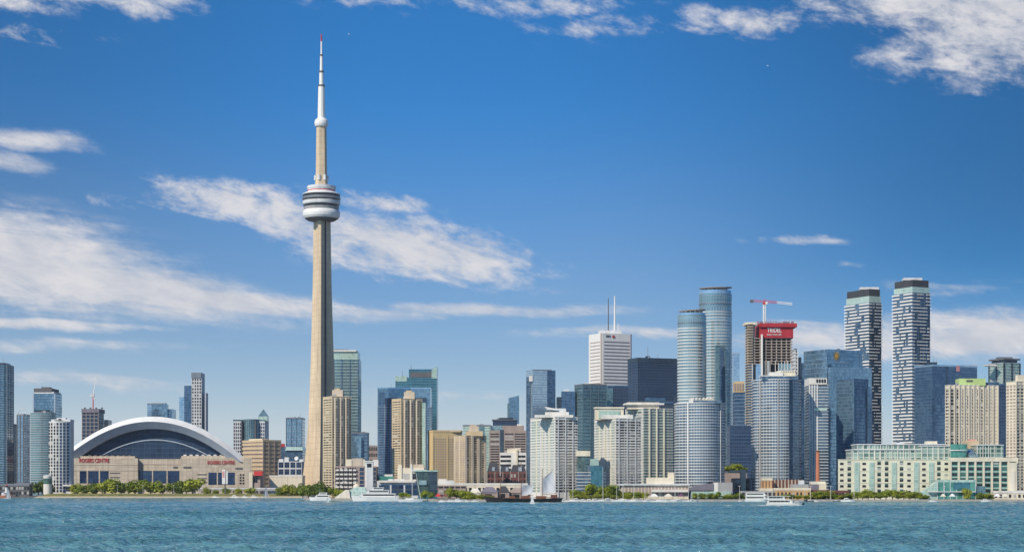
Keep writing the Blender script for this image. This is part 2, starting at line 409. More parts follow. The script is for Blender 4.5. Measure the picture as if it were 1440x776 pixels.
TOWERS = []
class Tower:
    """One building: an Empty at its base, walls, storey bands, windows, roof pieces as children."""
    def __init__(s, label, cat, foot, ytop, mat, name='office_tower', Yr=None, group=None, z0=LZ, wall='facade', parapet=None, H=None):
        s.foot_w = foot; s.Y = Yr or min(p[1] for p in foot)
        cx = sum(p[0] for p in foot) / len(foot); cy = sum(p[1] for p in foot) / len(foot)
        s.c = (cx, cy); s.z0 = z0
        s.root = thing(name, label, cat, (cx, cy, z0), 0, group)
        s.foot = [(p[0] - cx, p[1] - cy) for p in foot]
        s.H = H if H else Z(ytop, s.Y) - z0
        s.w = []; TOWERS.append(s)
        s.body = MB().prism(s.foot, 0, s.H).build(wall, mat, s.root)
        if parapet:
            MB().ring(grow(s.foot, .25), grow(s.foot, -.6), s.H - .6, s.H + 1.3).build('parapet', parapet, s.root)
    def lz(s, py, Y=None): return Z(py, Y or s.Y) - s.z0
    def bands(s, n, h, out, mat, name='floor_band', z0=0, z1=None, foot=None, top=True):
        """n storey lines, each one ring round the building"""
        z1 = s.H if z1 is None else z1
        src = MB().prism(grow(foot or s.foot, out), 0, h).build(name, mat, s.root)
        st = (z1 - z0) / n
        src.location = (0, 0, z1 - h*.4)
        for i in range(1, min(n, 99)): inst(src, s.root, (0, 0, z0 + st * i))
        return s
    def fins(s, edge, n, wd, out, mat, z0=0, z1=None, name='pier', u0=0., u1=1.):
        """n vertical piers on one wall"""
        p = Vector(s.foot[edge]); q = Vector(s.foot[(edge+1) % len(s.foot)]); e = (q - p)
        nr = Vector((e.y, -e.x)).normalized(); rz = math.atan2(e.y, e.x); z1 = s.H if z1 is None else z1
        me = MB().box(-wd/2, wd/2, -out, .3, z0, z1).build(name, mat, s.root)
        for i in range(n):
            u = u0 + (u1 - u0) * i / max(1, n - 1)
            pos = p + e*u
            if i == 0: me.location = (pos.x, pos.y, 0); me.rotation_euler = (0, 0, rz)
            else: inst(me, s.root, (pos.x, pos.y, 0), None, rz)
        return s
    def wins(s, edge, cols, nf, mat, z0=0, z1=None, v0=.25, v1=.8, out=.12):
        p = Vector(s.foot[edge]); q = Vector(s.foot[(edge+1) % len(s.foot)]); e = (q - p); L = e.length
        nr = Vector((e.y, -e.x)).normalized(); rz = math.atan2(e.y, e.x); z1 = s.H if z1 is None else z1
        st = (z1 - z0) / nf
        for k in range(nf):
            for a, b in cols:
                pos = p + e * ((a + b) / 2) + nr * (out - .3)
                s.w.append((pos.x, pos.y, z0 + st*(k + (v0 + v1)/2), (b - a) * L, .6, st*(v1 - v0), rz, mat))
        return s
    def even(s, n, fill=.6, u0=0., u1=1.):
        st = (u1 - u0) / n
        return [(u0 + st*(i + .5 - fill/2), u0 + st*(i + .5 + fill/2)) for i in range(n)]
    def done(s, cap=100, name='window'):
        rb = random.Random(len(s.w))
        s.w = [t[:7] + (M['blind_win'] if t[7] in (M['dark_win'], M['g_condo2']) and rb.random() < .13 else t[7],) for t in s.w]
        s.w.sort(key=lambda t: -t[2] - t[3]*t[5]*.02)
        rest = {}
        for i, (x, y, z, a, b, c, rz, mat) in enumerate(s.w):
            if i < cap:
                o = bpy.data.objects.new(name, win_mesh(mat)); C.objects.link(o); o.parent = s.root
                o.location = (x, y, z); o.scale = (a, b, c); o.rotation_euler = (0, 0, rz)
            else:
                mb, ml = rest.setdefault('x', (MB(), []))
                if mat not in ml: ml.append(mat)
                cs, sn = math.cos(rz), math.sin(rz)
                mb.prism([(x + dx_*cs - dy_*sn, y + dx_*sn + dy_*cs) for dx_, dy_ in ((-a/2, -b/2), (a/2, -b/2), (a/2, b/2), (-a/2, b/2))], z - c/2, z + c/2, ml.index(mat))
        for mb, ml in rest.values():
            o = mb.build(name, ml, s.root); o['kind'] = 'stuff'
        return s
    def block(s, name, mat, x0, x1, y1, dY=4, dep=12, y0=None, sub=None):
        """a box on the roof (or standing out from the wall) given by photo columns at depth Y + dY"""
        Yb = s.Y + dY
        z1 = Z(y1, Yb) - s.z0; z0 = (s.H - .3) if y0 is None else Z(y0, Yb) - s.z0
        if z1 - z0 < .4: z1 = z0 + .8
        xa, xb = X(x0, Yb) - s.c[0], X(x1, Yb) - s.c[0]; ya = Yb - s.c[1]
        return MB().box(xa, xb, ya, ya + dep, z0, z1).build(name, mat, sub or s.root)
    def poly(s, name, mat, foot, y1, y0=None, Yr=None, top=1.0):
        Yb = Yr or min(p[1] for p in foot)
        z1 = Z(y1, Yb) - s.z0; z0 = (s.H - .3) if y0 is None else (0 if y0 == 'base' else Z(y0, Yb) - s.z0)
        f = [(p[0] - s.c[0], p[1] - s.c[1]) for p in foot]
        return MB().prism(f, z0, z1, 0, None, top).build(name, mat, s.root)
    def mast(s, px, y1, r=.4, mat=None, name='antenna', dY=10, y0=None):
        Yb = s.Y + dY; x = X(px, Yb) - s.c[0]; y = Yb - s.c[1]
        z0 = s.H - .3 if y0 is None else Z(y0, Yb) - s.z0
        return MB().tube((x, y, z0), (x, y, Z(y1, Yb) - s.z0), r, r*.6).build(name, mat or M['steel'], s.root)

# ------------------------------------------------------------------ the lake, the land, the shore
def water_mat():
    m, t, p = newmat('lake_water')
    co = t.n('ShaderNodeTexCoord').outputs['Object']
    big = t.noise(t.vmath('MULTIPLY', co, (.004, .012, 0)), 1.0, 3)
    t.put(p.inputs['Base Color'], t.mix(t.ramp(big, .35, .65), (.098, .27, .345), (.15, .345, .41)))
    p.inputs['Roughness'].default_value = .07; p.inputs['IOR'].default_value = 1.33
    lane = t.ramp(t.noise(t.vmath('MULTIPLY', co, (.0035, .014, 1)), 1.0, 4, .6), .30, .70, .6, 1.0)
    n1 = t.noise(t.vmath('MULTIPLY', co, (.42, .8, 1)), 1.0, 5, .7)
    n2 = t.noise(t.vmath('MULTIPLY', co, (.07, .16, 1)), 1.0, 3, .6)
    b = t.n('ShaderNodeBump'); t.put(b.inputs['Strength'], lane); b.inputs['Distance'].default_value = 3.0
    t.put(b.inputs['Height'], t.math('ADD', n1, t.math('MULTIPLY', n2, 1.2)))
    t.put(p.inputs['Normal'], b.outputs[0])
    return m
M['water'] = water_mat()
def make_water():
    rng = np.random.default_rng(3)
    ys = [-4000., -1500., -400., 0., 120.]
    y = 180.
    while y < 2120: ys.append(y); y *= 1.0027
    ys.append(2120.)
    ys = np.array(ys); nc = 760
    s = np.linspace(-1, 1, nc); s = s * (.72 + .28 * s**4)
    half = np.where(ys < 150, 3000, ys*.42 + 90)
    half[-1] = half[-2]
    Xg = half[:, None] * s[None, :]; Yg = np.repeat(ys[:, None], nc, 1)
    sp = np.maximum(np.gradient(ys)[:, None] * np.ones(nc)[None, :], (half*2/nc)[:, None])
    Zg = np.zeros_like(Xg)
    lane = .85 + .15*np.sin(Xg*.021 + 1.3*np.sin(Yg*.017))*np.sin(Yg*.034 + 1.1*np.sin(Xg*.013)) + .1*np.sin(Yg*.011 - Xg*.006)
    for i in range(34):
        lam = 1.8 * (12/1.8) ** rng.random()
        th = rng.normal(0.25, .65); k = 2*math.pi/lam
        amp = .046 * lam ** .80
        kx, ky = k*math.sin(th), k*math.cos(th)
        fade = np.clip(lam/sp/2 - .7, 0, 1)
        ph = rng.random()*6.28
        grp = .6 + .4*np.sin(Xg*.011*rng.normal() + Yg*.013*rng.normal() + ph)
        q = np.sin(kx*Xg + ky*Yg + ph)
        Zg += amp * fade * grp * lane * (q + .35*(q*q - .5))
    Zg[:5] = 0; Zg[-1] = 0
    nv = Xg.size; co = np.stack([Xg, Yg, Zg], -1).reshape(-1).astype(np.float32)
    nr = len(ys)
    idx = np.arange(nv).reshape(nr, nc)
    q = np.stack([idx[:-1, :-1], idx[:-1, 1:], idx[1:, 1:], idx[1:, :-1]], -1).reshape(-1)
    nf = (nr-1)*(nc-1)
    me = bpy.data.meshes.new('water')
    me.vertices.add(nv); me.vertices.foreach_set('co', co)
    me.loops.add(nf*4); me.loops.foreach_set('vertex_index', q.astype(np.int32))
    me.polygons.add(nf); me.polygons.foreach_set('loop_start', np.arange(0, nf*4, 4, dtype=np.int32))
    me.polygons.foreach_set('use_smooth', np.ones(nf, bool))
    me.update(calc_edges=True); me.materials.append(M['water'])
    o = bpy.data.objects.new('water', me); C.objects.link(o); tag(o, kind='structure')
make_water()

SHORE = [(-500, 1975), (425, 1975), (430, 1570), (600, 1560), (606, 1392), (1130, 1392), (1136, 1402), (1900, 1402)]
pts = [(-9000, 1975)] + [(X(p, y), y) for p, y in SHORE] + [(9000, 1402)]
M['ground'] = solid('city_ground', (.16, .155, .15), .9, scale=.02, streak=False)
M['quay'] = solid('quay_stone', (.40, .37, .33), .85, scale=.3, streak=False)
MB().prism(pts + [(9000, 16000), (-9000, 16000)], -3, LZ).build('ground', M['ground']).update_tag()
tag(bpy.data.objects['ground'], kind='structure')
# quay edge: a coping along the wall
cop = MB()
q = [(X(p, y), y) for p, y in SHORE[1:]]
for a, b in zip(q[:-1], q[1:]):
    a_, b_ = Vector(a), Vector(b); e = (b_-a_).normalized(); nn = Vector((e.y, -e.x))
    cop.prism([tuple(a_ + nn*.35), tuple(b_ + nn*.35), tuple(b_ - nn*5), tuple(a_ - nn*5)], -1.0 + (.004 * len(cop.f)), LZ + .22)
tag(cop.build('quay_wall', M['quay']), kind='structure')
M['sand'] = solid('sand', (.55, .47, .32), .95, scale=.2, streak=False)
M['grass'] = solid('dry_lawn', (.22, .21, .06), .95, var=.4, scale=.12, streak=False)
xb0, xb1 = X(47, 1950), X(428, 1950)
b = MB(); b.add([(xb0, 1945, -.4), (xb1, 1945, -.4), (xb1, 1968, 1.6), (xb0, 1968, 1.6), (xb1, 1980, 1.2), (xb0, 1980, 1.2)], [[0, 1, 2, 3], [3, 2, 4, 5], [0, 3, 5], [1, 4, 2]])
tag(b.build('beach', M['sand']), kind='structure')
b = MB(); b.add([(xb0, 1968.5, 1.62), (xb1, 1968.5, 1.62), (xb1, 2016, 4.2), (xb0, 2016, 4.2), (xb1, 2040, 1.2), (xb0, 2040, 1.2)], [[0, 1, 2, 3], [3, 2, 4, 5], [0, 3, 5], [1, 4, 2]])
tag(b.build('lawn', M['grass']), kind='structure')

# ------------------------------------------------------------------ the observation tower
def obs_tower():
    Y = 2298; xc = 452.0
    root = thing('observation_tower', 'very tall tapering concrete tower with round pod and white antenna', 'tower', (X(xc, Y), Y, LZ))
    zz = lambda py: Z(py, Y) - LZ
    k = Y / F
    prof = [(691, 35, 8.5), (676, 31.2, 8.0), (660, 28.2, 7.5), (640, 25.4, 7.0), (600, 21.0, 6.3), (560, 18.6, 5.8), (480, 15.6, 5.0), (400, 13.4, 4.5), (306, 12.0, 4.2)]
    rings = []
    angs = [R(a) for a in (-96, 24, 144)]
    for py, hw, th in prof:
        rad = hw * k * 1.06; t = th * k * .55; core = min(9.0*k, rad*.75); z = zz(py) if py < 690 else 0
        pts_ = []
        for a in angs:
            dx_, dy_ = math.cos(a), math.sin(a); tx, ty = -dy_, dx_
            g0 = a - R(60); g1 = a + R(60)
            pts_ += [(dx_*core*.92 - tx*t*1.25, dy_*core*.92 - ty*t*1.25, z),
                     (dx_*rad - tx*t, dy_*rad - ty*t, z), (dx_*rad + tx*t, dy_*rad + ty*t, z),
                     (dx_*core*.92 + tx*t*1.25, dy_*core*.92 + ty*t*1.25, z),
                     (math.cos(g1)*core*.80, math.sin(g1)*core*.80, z)]
        rings.append(pts_)
    MB().loft(rings).build('shaft', M['tower_concrete'], root)
    # glazed lift strip in the groove
    g = angs[0] + R(60)
    a = Vector((math.cos(g), math.sin(g), 0))
    MB().tube(tuple(a*6.2 + Vector((0, 0, 5))), tuple(a*5.9 + Vector((0, 0, zz(308)))), 1.5, 1.3, 6).build('lift_shaft', M['g_dark'], root)
    # pod
    def disc(name, prof_, mat, parent=root, n=40):
        return MB().lathe([(r*k, zz(y)) for y, r in prof_], n).build(name, mat, parent, smooth=False)
    disc('pod_soffit', [(312, 12), (310.5, 19), (308, 23), (306, 24)], M['dark_grey'])
    o = disc('radome', [(308.5, 21.5), (307.4, 24), (304.6, 25.8), (301, 26.3), (298.0, 25.8), (296, 24.5), (295, 22)], M['white_metal'])
    disc('deck_soffit', [(295.5, 24.0), (291.6, 24.9)], M['grey']); disc('deck_glazing', [(291.7, 24.9), (289.5, 25.2), (287.5, 25.4)], M['dark_win'])
    disc('deck_ring', [(288.6, 25.5), (287.6, 26.3), (283.8, 26.7), (283.2, 25.8)], M['cool_white'])
    disc('deck_glazing', [(284, 25.5), (281, 25.9)], M['dark_win'])
    disc('deck_ring', [(281.3, 26), (280.6, 26.8), (278, 27), (277.4, 26)], M['steel'])
    disc('deck_glazing', [(278, 26), (274, 26.3)], M['dark_win'])
    disc('deck_ring', [(274.4, 26.4), (273.6, 26.6), (271.6, 23), (270.6, 19.6)], M['white_metal'])
    disc('upper_deck', [(271.2, 19.6), (268, 19.2), (266, 19.6)], M['cool_white'])
    disc('pod_roof_ring', [(266.6, 19.5), (266, 20.2), (262.4, 20.2), (261.8, 18), (261, 8)], M['cool_white'])
    disc('red_stripe', [(269.4, 19.5), (268.3, 19.6)], M['red_paint'])
    # collar above the pod, upper shaft
    pr = MB()
    pr.lathe([(9.3*k, zz(262)), (8.6*k, zz(255)), (7.9*k, zz(247))], 6, a0=R(12)).build('collar', M['tower_concrete'], root)
    for aa in range(6):
        an = R(aa*60 + 12)
        MB().tube((math.cos(an)*8.2*k, math.sin(an)*8.2*k, zz(254)), (math.cos(an)*8.2*k, math.sin(an)*8.2*k, zz(247)), 1.9, 1.9, 8).build('equipment_box', M['cool_white'], root)
    MB().lathe([(8.0*k, zz(248)), (7.1*k, zz(178))], 6, a0=R(12)).build('upper_shaft', M['tower_concrete'], root)
    disc('sky_pod', [(179, 6.5), (178, 8.8), (175, 9.8), (171, 9.6), (168.6, 8.4), (166.5, 5.4)], M['white_metal'], n=24)
    an = disc('antenna', [(167, 5.4), (121, 4.4), (120.5, 3.2), (101.5, 2.9), (101, 2.2), (78.5, 1.9), (78, 1.35), (66, 1.15)], M['white_paint'], n=12)
    for y, r in ((121, 4.9), (101.3, 3.6), (78.2, 2.4)):
        disc('antenna_ring', [(y+1.1, r), (y-1.1, r)], M['dark_grey'], an, 12)
    disc('antenna_tip', [(66.2, 1.25), (58.5, 1.1)], M['white_paint'], an, 10); disc('red_tip', [(58.6, 1.2), (50, .9), (48, .4)], M['sign_red'], an, 10)
obs_tower()

# ------------------------------------------------------------------ the domed stadium
def stadium():
    Y = 2200
    root = thing('domed_stadium', 'domed stadium with white arched roof over a low beige concrete base', 'stadium', (X(225, Y), Y + 60, LZ))
    ox, oy = X(225, Y), Y + 60
    lx = lambda px, yy=Y: X(px, yy) - ox
    lz = lambda py, yy=Y: Z(py, yy) - LZ
    def arc(cx, top, kk, yb, Yd, off=0., n=48, x0=None, x1=None):
        hw = math.sqrt((yb - top)/kk); a = cx - hw if x0 is None else x0; b_ = cx + hw if x1 is None else x1
        return [(lx(a + (b_-a)*i/n), Yd - oy, lz(top + kk*(a + (b_-a)*i/n - cx)**2)) for i in range(n+1)]
    r0 = arc(212, 585, .00344, 649, Y + 9); r1 = arc(212.3, 592.5, .00350, 649, Y); r2 = arc(213.5, 602.5, .00376, 649, Y + 6)
    b0 = [(lx(212) + (p[0] - lx(212))*.83, p[1] + 121, p[2]*.97) for p in r0]
    dome = []
    for i in range(1, 7):                     # the rounded far end
        s = math.sin(R(90) * i / 6); c = math.cos(R(90) * i / 6)
        dome.append([(p[0]*c + lx(212)*(1-c), p[1] + 100*s, p[2]*c**.6) for p in b0])
    roof = MB().loft([r0, b0] + dome, 0, False, False).build('roof', M['white_metal'], root, smooth=False)
    MB().loft([r1, r0], 0, False, False).build('roof_rim', M['white_metal'], roof)
    MB().loft([r2, r1], 0, False, False).build('roof_soffit', M['blue_grey'], roof)
    # the dark end panel, with its ribs and the nested inner arch
    n = len(r2)
    e = MB(); e.add([(p[0], p[1] + 9, p[2]) for p in r2] + [(p[0], p[1] + 9, 0) for p in r2], [[i+1, i, n+i, n+i+1][::-1] for i in range(n-1)])
    M['endwall'] = glass('dark_end_panel', (.010, .024, .06), (.03, .07, .14), 5.5, 7, (.045, .075, .13), .06, .10, .15, .35, .6, .01)
    e.build('end_panel', M['endwall'], roof)
    MB().loft([[(p[0], p[1] + 9.5, p[2]) for p in r2], r2], 0, False, False).build('roof_reveal', M['blue_grey'], roof)
    i0 = arc(214.5, 617.0, .0039, 649, Y + 14.2); i1 = arc(214.5, 618.6, .0039, 649, Y + 14.2); i2 = arc(214.5, 618.6, .0039, 649, Y + 15.2)
    MB().loft([i2, i1, i0], 0, False, False).build('inner_arch', M['blue_grey'], roof)
    # base
    def blk(name, mat, x0, x1, y1, y0, dY=0, dep=100, par=root):
        yy = Y + dY
        return MB().box(lx(x0, yy), lx(x1, yy), yy - oy, yy - oy + dep, lz(y0, yy) if y0 else 0, lz(y1, yy)).build(name, mat, par)
    M['stad'] = solid('stadium_precast', (.54, .47, .38), .85, var=.16, scale=.08)
    m_, t_, p_ = newmat('jointed_stadium_precast')
    uv_ = t_.sep(t_.n('ShaderNodeUVMap').outputs[0]); co_ = t_.n('ShaderNodeTexCoord').outputs['Object']
    jt_ = t_.math('MAXIMUM', t_.math('LESS_THAN', t_.math('FRACT', t_.math('DIVIDE', uv_[0], 7.5)), .055), t_.math('LESS_THAN', t_.math('FRACT', t_.math('DIVIDE', uv_[1], 4.6)), .085))
    pn_ = t_.n('ShaderNodeTexWhiteNoise', noise_dimensions='2D'); t_.put(pn_.inputs['Vector'], t_.comb(t_.math('FLOOR', t_.math('DIVIDE', uv_[0], 7.5)), t_.math('FLOOR', t_.math('DIVIDE', uv_[1], 4.6)), 0))
    st_ = t_.noise(t_.vmath('MULTIPLY', co_, (.25, .25, .04)), 1.0, 5, .65)
    ba_ = t_.mix(t_.math('ADD', t_.math('MULTIPLY', pn_.outputs[0], .45), t_.math('MULTIPLY', t_.ramp(st_, .35, .65), .55)), (.42, .36, .29), (.61, .54, .44))
    t_.put(p_.inputs['Base Color'], t_.mix(t_.math('MULTIPLY', jt_, .55), ba_, (.24, .20, .16))); p_.inputs['Roughness'].default_value = .85
    M['stad'] = m_
    def baseblk(x0, x1, y1, dY, dep=120):
        yy = Y + dY
        return MB().prism([(lx(x0, yy), yy - oy), (lx(x1, yy), yy - oy), (lx(x1 - 1, yy + dep), yy - oy + dep), (lx(x0, yy + dep), yy - oy + dep)], 0, lz(y1, yy)).build('base_wall', M['stad'], root)
    baseblk(101, 194, 644, 0); baseblk(194, 253.6, 645, 6); baseblk(253.6, 354, 643.5, 2)
    blk('terrace_wall', M['stad'], 113, 190, 641, 644.4, 4, 14)
    blk('terrace_wall', M['stad'], 255, 318, 640.5, 644, 6, 14)
    for i in range(9): blk('rooftop_unit', M['dark_grey'], 116 + i*8, 120 + i*8, 639.4, 641.4, 8, 5)
    for i in range(7): blk('rooftop_unit', M['cool_white'], 258 + i*8.5, 262 + i*8.5, 638.8, 641, 10, 5)
    for x0, x1 in ((112, 121.5), (124.5, 138.5), (141, 152.5)): blk('window_bay', M['blue_win'], x0, x1, 662, 679, -.25, 2)
    for x0, x1 in ((195.5, 213.5), (215.5, 234), (236, 252)): blk('window_bay', M['blue_win'], x0, x1, 662, 679, 5.6, 2)
    for x0, x1 in ((293, 304.5), (306.5, 312.5), (314.5, 330)): blk('window_bay', M['blue_win'], x0, x1, 664, 681, 1.7, 2)
    for y in (664, 670, 675.5): blk('louvre_slot', M['dark_grey'], 154.5, 169, y, y+1.5, -.25, 2)
    for y in (666, 671.5, 677): blk('louvre_slot', M['dark_grey'], 277.5, 291, y, y+1.4, 1.7, 2)
    for x0, x1, y in ((243.5, 250, 655.5), (258, 269, 655.5), (331, 341, 657)): blk('louvre_slot', M['dark_grey'], x0, x1, y, y+2.6, 1.6 if x0 > 253 else 5.6, 2)
    for y in (666, 670, 674, 678):
        for x in (337, 341): blk('window', M['dark_win'], x, x+2.4, y, y+2.2, 1.7, 2)
    for y in (653, 660.5): blk('string_course', M['beige'], 101.5, 193.5, y, y+.7, -.4, 1)
    for y in (652, 660.5): blk('string_course', M['beige'], 195, 253, y, y+.7, 5.5, 1)
    for x in (131, 139.7, 113): pass
    for x in (123, 139.8): blk('pilaster', M['stad'], x - .8, x + .8, 661, 690, -.8, 2)
    for x in (214.5, 235): blk('pilaster', M['stad'], x - .8, x + .8, 661, 690, 5, 2)
    text('ROGERS CENTRE', 'sign_lettering', M['sign_red'], root, (lx(132.5), Y - oy - .5, lz(647.3)), 42*Y/F, 5.8*Y/F)
    text('ROGERS CENTRE', 'sign_lettering', M['sign_red'], root, (lx(310.5), Y + 1.2 - oy, lz(650)), 38*Y/F, 5.2*Y/F)
stadium()

# ------------------------------------------------------------------ buildings, from the left edge of the photo
def left_side():
    t = Tower('dark glass apartment tower at far left edge, stepped top', 'tower', rect(-22, 19, 2015, 26), 513, M['g_blue'], 'apartment_tower')
    t.bands(54, 1.1, .15, M['g_dark']); t.fins(0, 3, 1.6, .3, M['g_dark'], u0=.4, u1=.9); t.fins(1, 5, 1.4, .3, M['dark_grey'])
    t.block('penthouse', M['g_dark'], -8, 8, 510, 10, 20)
    t = Tower('narrow black tower tucked behind the far left glass tower', 'tower', rect(17, 27, 2300, 40), 597, M['g_dark'], 'apartment_tower', parapet=M['dark_grey'])
    t.bands(24, .4, .2, M['dark_grey'])
    t = Tower('slim teal glass tower with small white arch on its roof', 'tower', rect(24, 42, 2260, 30), 583, M['g_blue'], 'apartment_tower', parapet=M['grey'])
    t.bands(30, .4, .3, M['blue_grey']); t.fins(0, 3, 1.0, .4, M['dark_grey'])
    a = MB()
    pa = [(math.cos(R(i*18))*5.5, 0, math.sin(R(i*18))*7) for i in range(11)]
    for p0, p1 in zip(pa[:-1], pa[1:]): a.tube(p0, p1, .5, n=6)
    a.build('roof_arch', M['cool_white'], t.root, (1, -10, t.H))
    t = Tower('round-fronted dark green glass condo block with pale balcony lines', 'condo', drum(39.5, 75, 2200, .8), 580, M['g_teal2'], 'condo_tower')
    t.bands(36, .55, .5, M['slab_grey'], 'balcony')
    t.fins(14, 1, 1.5, 1, M['cool_white']); t.block('penthouse', M['g_dark'], 48, 70, 576, 14, 20)
    t = Tower('blue glass tower with white band under its dark crown', 'tower', rect(47, 87, 2500, 40), 553, M['g_blue'], 'office_tower')
    t.bands(34, .35, .15, M['g_navy']); t.fins(0, 2, 1.6, .3, M['blue_grey'])
    t.poly('crown_band', M['cool_white'], rect(48, 86, 2499, 40), 550.6); t.poly('crown', M['dark_grey'], rect(47.5, 83, 2498.5, 40), 545.8, 550.8)
    t.block('rooftop_unit', M['dark_grey'], 58, 70, 544, 8, 12, 546); t.mast(60, 541, .3)
    # white tower with dark window strips
    t = Tower('white round-cornered apartment tower with dark vertical window strips', 'apartment tower', bow(66.5, 104, 2045, 7, 22, 14), 592, M['cool_white'], 'apartment_tower')
    for e in range(0, 14, 2): t.wins(e, [(-.12, 1.05)], 22, M['dark_win'] if e < 8 else M['blue_win'], 4, t.H - 1, .06, .80, .2)
    t.done(); t.block('penthouse', M['cool_white'], 72, 99, 589.3, 8, 18); t.block('rooftop_unit', M['cool_white'], 80, 92, 587, 12, 8, 589.6)
    # small round pavilion in front
    r = thing('round_pavilion', 'small white drum building with teal window band beside white tower', 'building', (X(67, 2016), 2016, LZ))
    MB().lathe([(4.6, 0), (4.6, 21)], 20).build('wall', M['white'], r)
    MB().lathe([(4.7, 13), (4.7, 19)], 20).build('window_band', M['teal_win'], r)
    MB().lathe([(5, 21), (4.4, 22), (.5, 22.6)], 20).build('roof', M['cool_white'], r)
    # under construction, left
    t = Tower('concrete tower under construction with white crane mast, left of dome', 'tower', rect(115.5, 146, 2650, 36), 578, M['g_navy'], 'unfinished_tower')
    t.bands(22, .7, .3, M['grey'], 'floor_slab'); t.fins(0, 5, .8, .4, M['grey_brown'])
    t.poly('formwork', M['roof_slate'], rect(114.5, 147.5, 2649, 38), 574.6, 580)
    t.block('side_wing', M['g_dark'], 146.2, 152, 590, 6, 24, 690)
    for i in range(4): t.block('formwork_post', M['dark_grey'], 118 + i*8, 120 + i*8, 572.6, 4, 3, 575)
    cr = thing('tower_crane', 'thin white luffing crane standing on unfinished tower left of dome', 'crane', (X(131, 2660), 2660, Z(575.5, 2660)))
    MB().tube((0, 0, 0), (0, 0, 22), .9, .9, 4).build('mast', M['red_paint'], cr)
    MB().box(-4, 2, -1.5, 1.5, 18, 21.5).build('counterweight', M['cool_white'], cr)
    MB().tube((0, 0, 20), (4.5, 0, 47), .8, .4, 4).build('jib', M['white_paint'], cr)
    MB().box(.8, 2.4, -1, 1, 14, 17).build('cab', M['white_paint'], cr)
    # behind the dome
    t = Tower('squat blue glass tower rising just behind dome roof', 'tower', rect(207, 235, 2900, 40), 568, M['g_sky'], 'office_tower', parapet=M['steel'])
    t.bands(30, .5, .2, M['blue_grey']); t.block('blue_panel', M['g_blue'], 213, 235.3, 568.5, -.6, 10, 690); t.block('side_wing', M['g_blue'], 235.2, 243, 575, 6, 28, 690); t.block('penthouse', M['blue_grey'], 214, 232, 566.2, 6, 15)
    t = Tower('tall slim pale gridded tower behind right shoulder of dome', 'tower', rect(269.5, 288, 2800, 30), 524, M['cool_white'], 'apartment_tower')
    t.wins(0, t.even(4, .60), 36, M['dark_win'], 4, t.H - 8, .2, .85); t.done()
    t.poly('crown', M['steel'], rect(269, 287, 2799, 28), 523.6, 531)
    t.block('dark_wing', M['g_navy2'], 259, 269.3, 542, 2, 26, 690); t.block('low_wing', M['g_sky'], 252, 259, 558, 4, 24, 690)
    t.block('side_balconies', M['slab_grey'], 288, 289.6, 552, 4, 20, 690)
    t = Tower('bulky tower with blue glass bow between pale gridded corners', 'tower', rect(328, 378, 3000, 50), 591, M['cool_white'], 'office_tower', parapet=M['g_teal'])
    t.wins(0, t.even(4, .62, 0, .26) + t.even(4, .62, .74, 1), 20, M['blue_win'], 4, t.H - 3, .2, .85); t.done()
    t.poly('glass_bow', M['g_teal2'], bow(341, 366, 2990, 9, 30), 589, 'base'); t.fins(0, 3, 2, 7.5, M['dark_grey'], u0=.28, u1=.72)
    f = [(p[0] - t.c[0], p[1] - t.c[1]) for p in rect(363, 378, 3004, 17)]
    MB().prism(f, t.H, t.lz(585, 3004)).build('pyramid_base', M['g_mint'], t.root)
    MB().prism(f, t.lz(585, 3004), t.lz(575, 3004), 0, None, .05).build('pyramid_roof', M['g_teal2'], t.root)
    # terraced hotel
    t = Tower('beige hotel with stacked concrete terraces beside the stadium', 'hotel', corner(342, 370, 394, 2400, 40), 620, M['grey_brown'], 'hotel_building')
    t.bands(13, 2.9, .9, M['tan'], 'terrace'); t.poly('upper_storey', M['cream2'], corner(350, 368, 377, 2406, 40), 616.5)
    t.fins(0, 4, 1.6, 1.3, M['grey_brown']); 
    t = Tower('blue glass slab with red sign strip behind the terraced hotel', 'building', rect(384, 403, 2600, 30), 628, M['g_navy2'], 'office_building')
    t.block('sign_strip', M['sign_red'], 384, 400, 623.5, -.5, 6, 628.2)
    t = Tower('square blue glass block left of the tall concrete tower', 'building', rect(402.5, 429, 2700, 40), 588, M['g_blue'], 'office_building', parapet=M['steel'])
    t.bands(18, .4, .15, M['blue_grey']); t.fins(0, 4, .8, .3, M['g_navy'])
    t = Tower('low teal-roofed glass hall behind white gridded building', 'building', rect(402, 430, 2560, 40), 632, M['g_navy2'], 'glass_hall')
    t.poly('roof', M['g_mint'], rect(401, 431, 2558, 44), 628, 633, None, .9)
    t = Tower('white gridded low building with large dark windows and roof dish', 'building', rect(391, 428, 2370, 30), 648.5, M['cool_white'], 'broadcast_building')
    t.wins(0, t.even(4, .82), 2, M['blue_win'], 2 + t.lz(670), t.H, .1, .88)
    t.wins(0, t.even(4, .8), 1, M['dark_win'], 1, t.lz(672), .1, .9); t.done()
    for x0, y in ((392, 645), (400, 642.6), (421, 645.5)): t.block('rooftop_unit', M['cool_white'], x0, x0 + 6, y, 6, 8)
    di = MB(); di.lathe([(.2, 0), (1.4, .3), (2.5, 1.1), (2.7, 1.3)], 20).build('satellite_dish', M['cool_white'], t.root, (X(417, 2375) - t.c[0], -8, t.H + 3.6)).rotation_euler = (R(70), 0, R(-15))
    t.mast(417, 645, .4, M['steel'], 'dish_stand', 7)
    t = Tower('long low cream wall of a podium building before the tall tower', 'building', rect(379, 429, 2235, 30), 669.5, M['cream2'], 'podium_building', parapet=M['white'])
    t.block('wall_joint', M['beige'], 404, 404.6, 670.4, -.2, 1, 690)
    t = Tower('small building with red canopy and cream pillar beside the stadium', 'building', rect(352, 370, 2150, 25), 668, M['grey_brown'], 'entrance_building')
